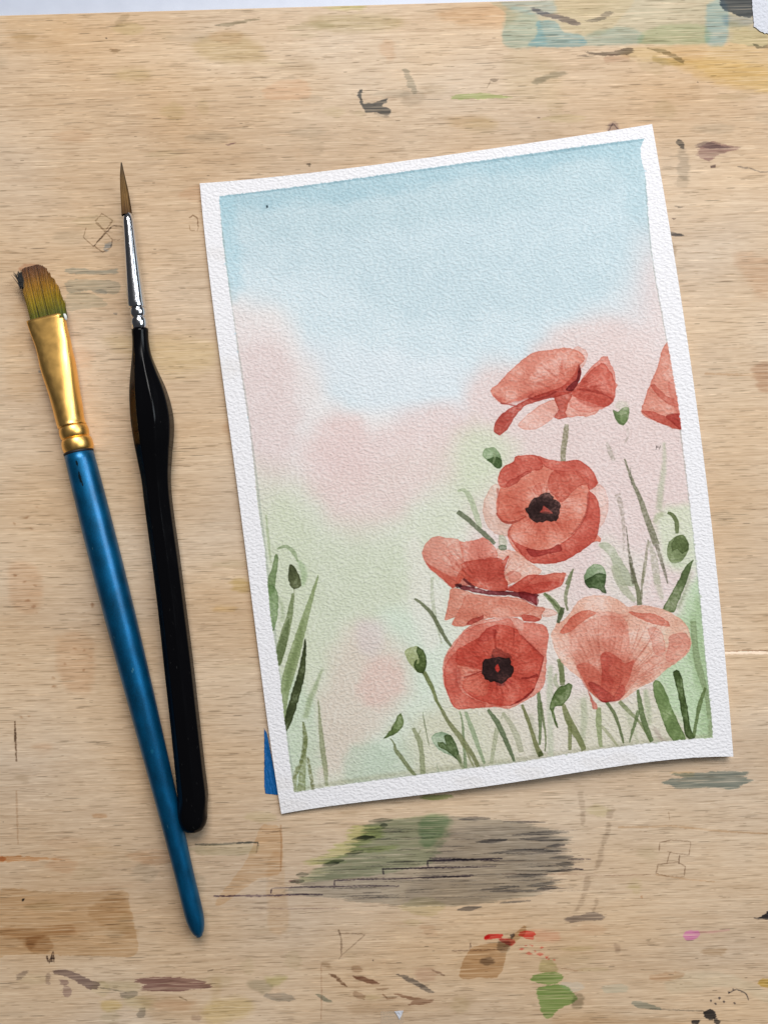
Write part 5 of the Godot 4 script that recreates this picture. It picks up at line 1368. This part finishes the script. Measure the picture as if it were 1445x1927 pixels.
func blue_brush() -> void:
	var rows: Array = [[15.07, -0.52, 5.25, 3.86],
		[18.69, -0.50, 4.96, 3.87],
		[22.36, -0.26, 4.75, 3.89],
		[25.65, -0.31, 4.61, 3.90],
		[28.95, -0.37, 4.61, 3.91],
		[36.01, -0.40, 4.07, 3.94],
		[40.64, -0.51, 3.90, 3.96],
		[44.65, -0.70, 3.72, 3.98],
		[45.75, -0.52, 3.79, 3.98],
		[47.28, -0.40, 3.83, 3.99],
		[48.82, -0.25, 3.61, 3.99],
		[49.64, -0.60, 3.61, 4.00],
		[50.91, -0.31, 4.04, 4.00],
		[52.27, -0.27, 3.97, 4.01],
		[53.03, -0.53, 3.89, 4.01],
		[60.45, -0.49, 4.04, 4.04],
		[67.91, -0.43, 4.13, 4.07],
		[73.97, -0.39, 4.18, 4.10],
		[82.65, -0.31, 4.20, 4.13],
		[93.00, -0.21, 4.15, 4.17],
		[102.49, -0.12, 4.05, 4.21],
		[112.84, -0.03, 3.88, 4.25],
		[128.10, 0.09, 3.56, 4.31],
		[139.52, 0.16, 3.28, 4.36],
		[148.83, 0.20, 3.04, 4.40],
		[161.84, 0.22, 2.74, 4.45],
		[173.69, 0.18, 2.53, 4.50],
		[179.08, 0.18, 2.54, 4.52],
		[184.14, 0.18, 2.47, 4.54],
		[186.80, 0.18, 2.12, 4.55],
		[188.56, 0.18, 1.55, 4.55],
		[189.76, 0.18, 0.85, 4.55]]
	var root := brush_root("flat_paintbrush", "flat paintbrush with blue handle, gold ferrule and wide olive brown bristles", Vector2(-95.86, -68.12), Vector2(0.2383, 0.9712))
	# bristles
	var stops := [[0.0, lit(92, 58, 40)], [0.22, lit(116, 76, 34)], [0.45, lit(154, 110, 26)], [0.72, lit(132, 112, 14)], [1.0, lit(72, 80, 22)]]
	var st := SurfaceTool.new()
	st.begin(Mesh.PRIMITIVE_TRIANGLES)
	for i in 1500:
		var q := rng.randf_range(-5.25, 4.9)
		var e := hair_end(q) + absf(rng.randfn(0, 0.35))
		var layer := sqrt(rng.randf())
		var shade := rng.randf_range(0.3, 1.7)
		var bend := rng.randfn(0, 0.16)
		var pull := wobble.get_noise_1d(q * 5.0) * 0.55
		var path := PackedVector3Array()
		var cols := []
		for j in 7:
			var t := j / 6.0
			var s := lerpf(16.5, e, t)
			var belly := lerpf(1.55, 0.35, pow(clampf(1.0 - (s - e) / maxf(16.5 - e, 0.1), 0, 1), 1.6)) + 0.25 * sin(PI * t)
			var round_ := sqrt(maxf(1.0 - pow(absf(q) / 5.35, 4.0), 0.05))
			path.append(Vector3(q * lerpf(0.97, 1.0, t) + (bend + pull) * t * t + 0.5 - 0.9 * t * 0.35, lerpf(3.75, 3.0, t) + belly * round_ * layer, s))
			var c := ramp(stops, clampf(s / 15.0, 0, 1)) * shade
			if q < -4.3 and t > 0.75:
				c = lit(38, 40, 40)
			cols.append(Color(c.r, c.g, c.b))
		strand(st, path, 0.13, 0.05, cols)
	var hair := StandardMaterial3D.new()
	hair.resource_name = "wet bristle"
	hair.vertex_color_use_as_albedo = true
	hair.roughness = 0.5
	hair.metallic_specular = 0.3
	hair.clearcoat_enabled = true
	hair.clearcoat = 0.15
	hair.clearcoat_roughness = 0.2
	# what is under the top hairs
	var core := []
	for j in 14:
		var s := lerpf(16.5, 1.6, j / 13.0)
		var l := -5.2
		var r := 4.75 * pow(clampf(s / 11.5, 0.02, 1.0), 1.0 / 2.4) - 0.1
		core.append([s, (l + r) * 0.5 + 0.3, (r - l) * 0.5, lerpf(3.75, 3.0, 1.0 - s / 16.5)])
	core.reverse()
	var cs := SurfaceTool.new()
	cs.begin(Mesh.PRIMITIVE_TRIANGLES)
	loft(cs, core, func(t: float, f: float) -> Vector2: return Vector2(cos(f), sin(f) * lerpf(0.06, 0.28, clampf(t / 16.0, 0, 1))), 24, lit(92, 78, 36))
	cs.generate_normals()
	st.append_from(cs.commit(), 0, Transform3D.IDENTITY)
	var tuft := put("bristles", st, hair, root)
	# a dried black clump at the tip's corner
	var cl := SurfaceTool.new()
	cl.begin(Mesh.PRIMITIVE_TRIANGLES)
	for i in 60:
		var q := rng.randf_range(-5.5, -4.4)
		var e := rng.randf_range(0.6, 2.6)
		var s0 := rng.randf_range(3.4, 6.0)
		var out := rng.randfn(0, 0.25) - (1.2 if i % 9 == 0 else 0.0)
		strand(cl, PackedVector3Array([Vector3(q, 3.4 + rng.randf() * 0.9, s0), Vector3(q + out * 0.4, 3.5 + rng.randf() * 0.7, (s0 + e) * 0.5), Vector3(q + out, 3.4 + rng.randf() * 0.6, e)]), 0.16, 0.05, [lit(30, 32, 32), lit(36, 38, 38), lit(46, 48, 50)])
	var clm := StandardMaterial3D.new()
	clm.resource_name = "dried black paint"
	clm.vertex_color_use_as_albedo = true
	clm.roughness = 0.8
	put("dried_paint_clump", cl, clm, tuft)
	# ferrule
	var gold := metal("worn gold metal", Color(1.0, 0.80, 0.46), 0.38, 31)
	st = SurfaceTool.new()
	st.begin(Mesh.PRIMITIVE_TRIANGLES)
	loft(st, dense(part_rows(rows, 0, 8), 4), flat_shape, 56)
	st.generate_normals()
	st.generate_tangents()
	var fer := put("ferrule", st, gold, root)
	for k in 2:
		var base: Array = rows[9] if k == 0 else rows[12]
		var z0: float = rows[8][0] if k == 0 else rows[10][0] + 0.45
		var z1: float = rows[10][0] + 0.45 if k == 0 else rows[14][0]
		var ring := []
		for j in 13:
			var t := j / 12.0
			ring.append([lerpf(z0, z1, t), base[1], base[2] - 0.42 + 0.5 * sqrt(maxf(sin(PI * t), 0.0)), base[3]])
		st = SurfaceTool.new()
		st.begin(Mesh.PRIMITIVE_TRIANGLES)
		loft(st, ring, round_shape, 48)
		st.generate_normals()
		st.generate_tangents()
		put("crimp_ring", st, gold, fer)
	var fleck := SurfaceTool.new()
	fleck.begin(Mesh.PRIMITIVE_TRIANGLES)
	loft(fleck, [[15.3, 4.75, 0.1, 4.55], [15.6, 4.9, 0.42, 4.55], [16.4, 4.95, 0.5, 4.5], [17.1, 4.95, 0.3, 4.5], [17.4, 4.9, 0.06, 4.45]], round_shape, 12)
	fleck.generate_normals()
	put("white_paint_fleck", fleck, plain("white paint", Color(0.84, 0.85, 0.83), 0.6), fer)
	# handle
	st = SurfaceTool.new()
	st.begin(Mesh.PRIMITIVE_TRIANGLES)
	loft(st, dense(part_rows(rows, 14, rows.size() - 1), 3), round_shape, 48)
	st.generate_normals()
	st.generate_tangents()
	var hm := handle_material()
	var handle := put("handle", st, hm, root)
	st = SurfaceTool.new()
	st.begin(Mesh.PRIMITIVE_TRIANGLES)
	var r14: Array = rows[14]
	loft(st, [[r14[0] - 0.2, r14[1], r14[2] - 0.1, r14[3]], [r14[0], r14[1], r14[2] + 0.06, r14[3]], [r14[0] + 0.5, r14[1], r14[2] + 0.05, r14[3]]], round_shape, 40)
	st.generate_normals()
	put("dark_joint", st, plain("dark glue line", Color(0.07, 0.06, 0.06), 0.6), handle)


func plain(called: String, c: Color, rough: float) -> StandardMaterial3D:
	var m := StandardMaterial3D.new()
	m.resource_name = called
	m.albedo_color = c
	m.roughness = rough
	return m


func metal(called: String, c: Color, rough: float, seed_: int) -> StandardMaterial3D:
	var m := plain(called, c, 1.0)
	m.metallic = 1.0
	var im := noise_bytes(256, 512, Vector2i(256, 512), 0.05, 4, seed_)
	var rb := im.get_data()
	var rim := Image.create(256, 512, false, Image.FORMAT_L8)
	for y in 512:
		for x in 256:
			var v := rough + (rb[y * 256 + x] - 128) / 128.0 * rough * 0.14
			rim.set_pixel(x, y, Color(v, v, v))
	m.roughness_texture = ImageTexture.create_from_image(rim)
	m.normal_enabled = true
	m.normal_texture = relief(noise_bytes(256, 1024, Vector2i(256, 1024), 0.02, 3, seed_ + 1), 2.0)
	m.normal_scale = 0.05
	m.uv1_scale = Vector3(1, 2, 1)
	return m


func handle_material() -> StandardMaterial3D:
	var m := StandardMaterial3D.new()
	m.resource_name = "metallic blue lacquer"
	var w := 256
	var h := 1024
	var a := noise_bytes(w, h, Vector2i(w, h), 0.3, 2, 41).get_data()
	var b := noise_bytes(w, h, Vector2i(w, h), 0.02, 3, 42).get_data()
	var im := Image.create(w, h, false, Image.FORMAT_RGB8)
	for y in h:
		for x in w:
			var v := 1.0 + (a[y * w + x] - 128) * 0.0012 + (b[y * w + x] - 128) * 0.0014
			im.set_pixel(x, y, Color(0.0, 0.36 * v, 0.535 * v))
	# chips in the lacquer near the ferrule and pale nicks lower down
	for c: Array in [[0.24, 0.297, 3, 4, 0], [0.245, 0.318, 3, 9, 0], [0.235, 0.327, 2, 5, 0], [0.20, 0.60, 2, 2, 1], [0.215, 0.603, 2, 2, 1], [0.22, 0.72, 6, 3, 2], [0.3, 0.42, 1, 2, 1], [0.32, 0.55, 1, 2, 1], [0.27, 0.83, 1, 3, 1]]:
		var col: Color = [Color(0.02, 0.12, 0.16), Color(0.3, 0.52, 0.62), Color(0.10, 0.46, 0.62)][c[4]]
		for dy in range(-c[3], c[3] + 1):
			for dx in range(-c[2], c[2] + 1):
				if pow(float(dx) / (c[2] + 0.4), 2) + pow(float(dy) / (c[3] + 0.4), 2) < 1.0 - 0.5 * rng.randf():
					im.set_pixel(int(c[0] * w) + dx, int(c[1] * h) + dy, col)
	m.albedo_texture = ImageTexture.create_from_image(im)
	m.metallic = 0.75
	m.roughness = 0.42
	m.clearcoat_enabled = true
	m.clearcoat = 0.35
	m.clearcoat_roughness = 0.25
	return m


func eight_sided(t: float, f: float) -> Vector2:   # the black handle: eight soft facets
	var share := smoothstep(48.0, 58.0, t) * (1.0 - smoothstep(172.0, 182.0, t))
	var turn := f - deg_to_rad(70.0)
	var part := fposmod(turn, PI / 4) - PI / 8
	var r := cos(PI / 8) / cos(part)
	r = lerpf(1.0, r, share) * lerpf(1.0, 1.04, share)
	return Vector2(cos(f), sin(f)) * r


func black_brush() -> void:
	var rows: Array = [[0.00, 0.00, 0.14, 6.30],
		[3.47, -0.12, 0.61, 6.29],
		[7.81, -0.02, 1.04, 6.24],
		[14.17, -0.04, 1.36, 6.15],
		[14.19, 0.17, 1.44, 6.15],
		[26.61, -0.05, 1.87, 5.99],
		[38.18, -0.21, 2.34, 5.84],
		[39.50, -0.06, 2.27, 5.83],
		[40.52, 0.01, 2.16, 5.81],
		[41.69, 0.06, 2.05, 5.80],
		[42.24, -0.15, 1.91, 5.79],
		[42.97, -0.16, 2.19, 5.78],
		[44.27, -0.19, 2.16, 5.77],
		[45.15, -0.11, 2.12, 5.75],
		[45.46, 0.04, 2.23, 5.75],
		[48.34, -0.14, 2.16, 5.71],
		[52.39, -0.26, 2.55, 5.66],
		[57.06, -0.05, 3.56, 5.60],
		[61.75, 0.34, 4.68, 5.54],
		[66.58, 0.61, 5.33, 5.48],
		[70.95, 0.67, 5.51, 5.42],
		[75.30, 0.51, 5.19, 5.37],
		[78.92, 0.26, 4.69, 5.32],
		[86.17, -0.04, 3.82, 5.23],
		[93.46, -0.16, 3.64, 5.13],
		[108.10, 0.19, 3.68, 4.95],
		[122.76, 0.40, 3.69, 4.76],
		[137.41, 0.48, 3.83, 4.57],
		[152.11, 0.48, 3.84, 4.38],
		[166.79, 0.43, 3.91, 4.20],
		[174.17, 0.39, 4.02, 4.10],
		[178.30, 0.39, 4.02, 4.05],
		[180.36, 0.39, 3.81, 4.03],
		[181.97, 0.39, 3.26, 4.00],
		[183.14, 0.39, 2.32, 4.00],
		[183.72, 0.39, 1.02, 4.00]]
	for r: Array in rows:
		if r[0] > 178.0:
			r[1] = -0.2
	var root := brush_root("round_paintbrush", "fine round paintbrush with swollen glossy black handle and silver ferrule", Vector2(-71.23, -94.90), Vector2(0.1065, 0.9943))
	var st := SurfaceTool.new()
	st.begin(Mesh.PRIMITIVE_TRIANGLES)
	loft(st, dense(part_rows(rows, 0, 3), 5), round_shape, 24, lit(84, 66, 48))
	st.generate_normals()
	var hs := SurfaceTool.new()
	hs.begin(Mesh.PRIMITIVE_TRIANGLES)
	var stops := [[0.0, lit(72, 62, 52)], [0.3, lit(104, 80, 48)], [0.7, lit(122, 92, 52)], [1.0, lit(88, 62, 36)]]
	for i in 260:
		var f := rng.randf_range(-0.2, PI + 0.2)
		var path := PackedVector3Array()
		var cols := []
		var shade := rng.randf_range(0.35, 1.5)
		var stop := rng.randf_range(0.0, 4.0) if i % 3 else 0.0
		for j in 7:
			var s := lerpf(14.4, stop, j / 6.0)
			var rad := 0.0
			var off := 0.0
			var hc := 0.0
			for k in 3:
				if s <= rows[k + 1][0] or k == 2:
					var t := clampf((s - rows[k][0]) / (rows[k + 1][0] - rows[k][0]), 0, 1)
					rad = lerpf(rows[k][2], rows[k + 1][2], t)
					off = lerpf(rows[k][1], rows[k + 1][1], t)
					hc = rows[k][3]
					break
			path.append(Vector3(off + cos(f) * rad, hc + sin(f) * rad, s))
			var c := ramp(stops, s / 14.2) * shade
			cols.append(Color(c.r, c.g, c.b))
		strand(hs, path, 0.07, 0.03, cols)
	hs.append_from(st.commit(), 0, Transform3D.IDENTITY)
	var hair := StandardMaterial3D.new()
	hair.resource_name = "brown bristle"
	hair.vertex_color_use_as_albedo = true
	hair.roughness = 0.55
	hair.metallic_specular = 0.25
	put("bristles", hs, hair, root)
	var chrome := metal("polished silver metal", Color(0.86, 0.87, 0.89), 0.15, 51)
	st = SurfaceTool.new()
	st.begin(Mesh.PRIMITIVE_TRIANGLES)
	loft(st, dense(part_rows(rows, 4, 7), 6), round_shape, 48)
	st.generate_normals()
	st.generate_tangents()
	var fer := put("ferrule", st, chrome, root)
	for k in 2:
		var z0: float = rows[7][0] if k == 0 else rows[10][0]
		var z1: float = rows[10][0] if k == 0 else rows[14][0]
		var ring := []
		for j in 13:
			var t := j / 12.0
			ring.append([lerpf(z0, z1, t), 0.08, 1.85 + 0.36 * sqrt(maxf(sin(PI * t), 0.0)), rows[9][3]])
		st = SurfaceTool.new()
		st.begin(Mesh.PRIMITIVE_TRIANGLES)
		loft(st, ring, round_shape, 48)
		st.generate_normals()
		st.generate_tangents()
		put("crimp_ring", st, chrome, fer)
	st = SurfaceTool.new()
	st.begin(Mesh.PRIMITIVE_TRIANGLES)
	loft(st, dense(part_rows(rows, 14, rows.size() - 1), 4), eight_sided, 96)
	st.generate_normals()
	st.generate_tangents()
	var lac := plain("glossy black lacquer", Color(0.003, 0.003, 0.0035).linear_to_srgb(), 0.14)
	lac.metallic_specular = 0.22
	lac.normal_enabled = true
	lac.normal_texture = relief(noise_bytes(512, 512, Vector2i(512, 128), 0.02, 3, 61), 1.5)
	lac.normal_scale = 0.2
	# scuffs: patches that shine less, and short pale scratches
	var sm := noise_bytes(256, 512, Vector2i(256, 512), 0.03, 4, 62).get_data()
	var ri := Image.create(256, 512, false, Image.FORMAT_L8)
	var ai := Image.create(256, 1024, false, Image.FORMAT_RGB8)
	ai.fill(lac.albedo_color)
	for y in 512:
		for x in 256:
			var v := 0.13 + maxf(sm[y * 256 + x] - 120, 0) / 128.0 * 0.16
			ri.set_pixel(x, y, Color(v, v, v))
	for i in 46:
		var x := rng.randi_range(20, 110)
		var y := rng.randi_range(360, 980)
		var g := rng.randf_range(0.09, 0.26)
		var dx := rng.randi_range(-1, 1)
		for j in rng.randi_range(1, 4):
			ai.set_pixel(x + j * dx, y + j, Color(g, g, g * 0.98))
	lac.roughness = 1.0
	lac.roughness_texture = ImageTexture.create_from_image(ri)
	lac.albedo_color = Color.WHITE
	lac.albedo_texture = ImageTexture.create_from_image(ai)
	put("handle", st, lac, root)


# ---------------------------------------------------------------- small things

func desk_material() -> StandardMaterial3D:
	var m := plain("white laminate", Color(0.73, 0.76, 0.82), 0.45)
	m.normal_enabled = true
	m.normal_texture = relief(noise_bytes(256, 256, Vector2i(256, 256), 0.08, 3, 71), 1.0)
	m.normal_scale = 0.15
	m.uv1_scale = Vector3(12, 12, 1)
	return m


# a thin flat piece with an outline, in millimetres round its node; bend lifts it
func piece(outline: PackedVector2Array, thick: float, lift := Vector3.ZERO) -> SurfaceTool:
	var st := SurfaceTool.new()
	st.begin(Mesh.PRIMITIVE_TRIANGLES)
	st.set_smooth_group(-1)
	var area := 0.0
	for i in outline.size():
		area += outline[i].cross(outline[(i + 1) % outline.size()])
	if area < 0.0:
		outline.reverse()
	var up := func(p: Vector2, y: float) -> Vector3: return Vector3(p.x, y + lift.z + p.x * lift.x + p.y * lift.y, p.y) * MM
	var tri := Geometry2D.triangulate_polygon(outline)
	for i in range(0, tri.size(), 3):
		var a := outline[tri[i]]
		var b := outline[tri[i + 1]]
		var c := outline[tri[i + 2]]
		if (b - a).cross(c - a) < 0:
			var s := b
			b = c
			c = s
		for q: Vector2 in [a, b, c]:
			st.set_uv(q / 20.0)
			st.add_vertex(up.call(q, thick))
		for q: Vector2 in [a, c, b]:
			st.set_uv(q / 20.0)
			st.add_vertex(up.call(q, 0.0))
	var n := outline.size()
	for i in n:
		var a := outline[i]
		var b := outline[(i + 1) % n]
		for q: Vector3 in [up.call(a, thick), up.call(a, 0.0), up.call(b, 0.0), up.call(a, thick), up.call(b, 0.0), up.call(b, thick)]:
			st.add_vertex(q)
	st.generate_normals()
	return st


func flat_thing(called: String, label: String, category: String, outline: Array, thick: float, m: Material, y := 0.0, lift := Vector3.ZERO, roughen := 0.0) -> MeshInstance3D:
	var p := pv(outline)
	if roughen > 0.0:
		var q := PackedVector2Array()
		for i in p.size():
			var a := p[i]
			var b := p[(i + 1) % p.size()]
			var k := maxi(1, int(a.distance_to(b) / 0.5))
			for j in k:
				var c := a.lerp(b, float(j) / k)
				q.append(c + Vector2(wobble.get_noise_2d(c.x * 6, c.y * 6), wobble.get_noise_2d(c.x * 6 + 30, c.y * 6)) * roughen)
		p = q
	var mid := Vector2.ZERO
	for c in p:
		mid += c / p.size()
	for i in p.size():
		p[i] -= mid
	var o := put(called, piece(p, thick, lift), m, self)
	# outlines of things on the board are given in the board's own frame
	var turned := mid.rotated(-0.0286)
	o.position = Vector3(turned.x + Vector2(0.00, -142.07).x, y, turned.y + Vector2(0.00, -142.07).y) * MM
	o.rotation.y = 0.0286
	o.set_meta("label", label)
	o.set_meta("category", category)
	return o


func small_things() -> void:
	var tape := plain("blue tape", Color(0.0, 0.35, 0.60), 0.55)
	tape.normal_enabled = true
	tape.normal_texture = relief(noise_bytes(256, 256, Vector2i(256, 64), 0.09, 3, 91), 6.0)
	tape.normal_scale = 0.6
	flat_thing("tape_strip", "strip of bright blue tape sticking out from under the painting's left edge", "tape",
		[-39.2,201.4,-38.4,203.2,-37.0,211.9,-36.2,217.0,-30.4,217.7,-30.5,220.4,-36.4,220.1,-39.4,219.7,-39.6,217.8], 0.12, tape, 0.05, Vector3.ZERO, 0.12)
	var rag := plain("torn white paper", Color(0.79, 0.80, 0.83), 0.9)
	rag.normal_enabled = true
	rag.normal_texture = relief(noise_bytes(256, 256, Vector2i(256, 256), 0.06, 3, 81), 5.0)
	rag.normal_scale = 0.5
	flat_thing("paper_scrap", "torn scrap of white paper at the board's upper right corner", "paper",
		[102.8,-7.1,102.7,1.8,103.0,9.4,104.4,10.5,105.9,11.4,118.2,11.8,120.2,-6.6], 0.22, rag, 0.01, Vector3(0.0, 0.0, 0.0), 0.25)
	var clear := plain("clear tape", Color(0.93, 0.86, 0.76, 0.22), 0.22)
	clear.transparency = BaseMaterial3D.TRANSPARENCY_ALPHA
	var bit := flat_thing("clear_tape", "small square of clear tape stuck near the board's bottom edge", "tape",
		[-9.0,281.5,-2.6,281.6,-2.6,290.2,-9.1,290.0], 0.06, clear, 0.03)
	bit.rotation.y += 0.0
	flat_thing("paper_flake", "tiny white triangular flake of paper lying on the clear tape", "paper",
		[-5.1,281.5,-2.7,281.4,-3.7,283.9], 0.2, rag, 0.12, Vector3(0.0, 0.0, 0.0), 0.15)
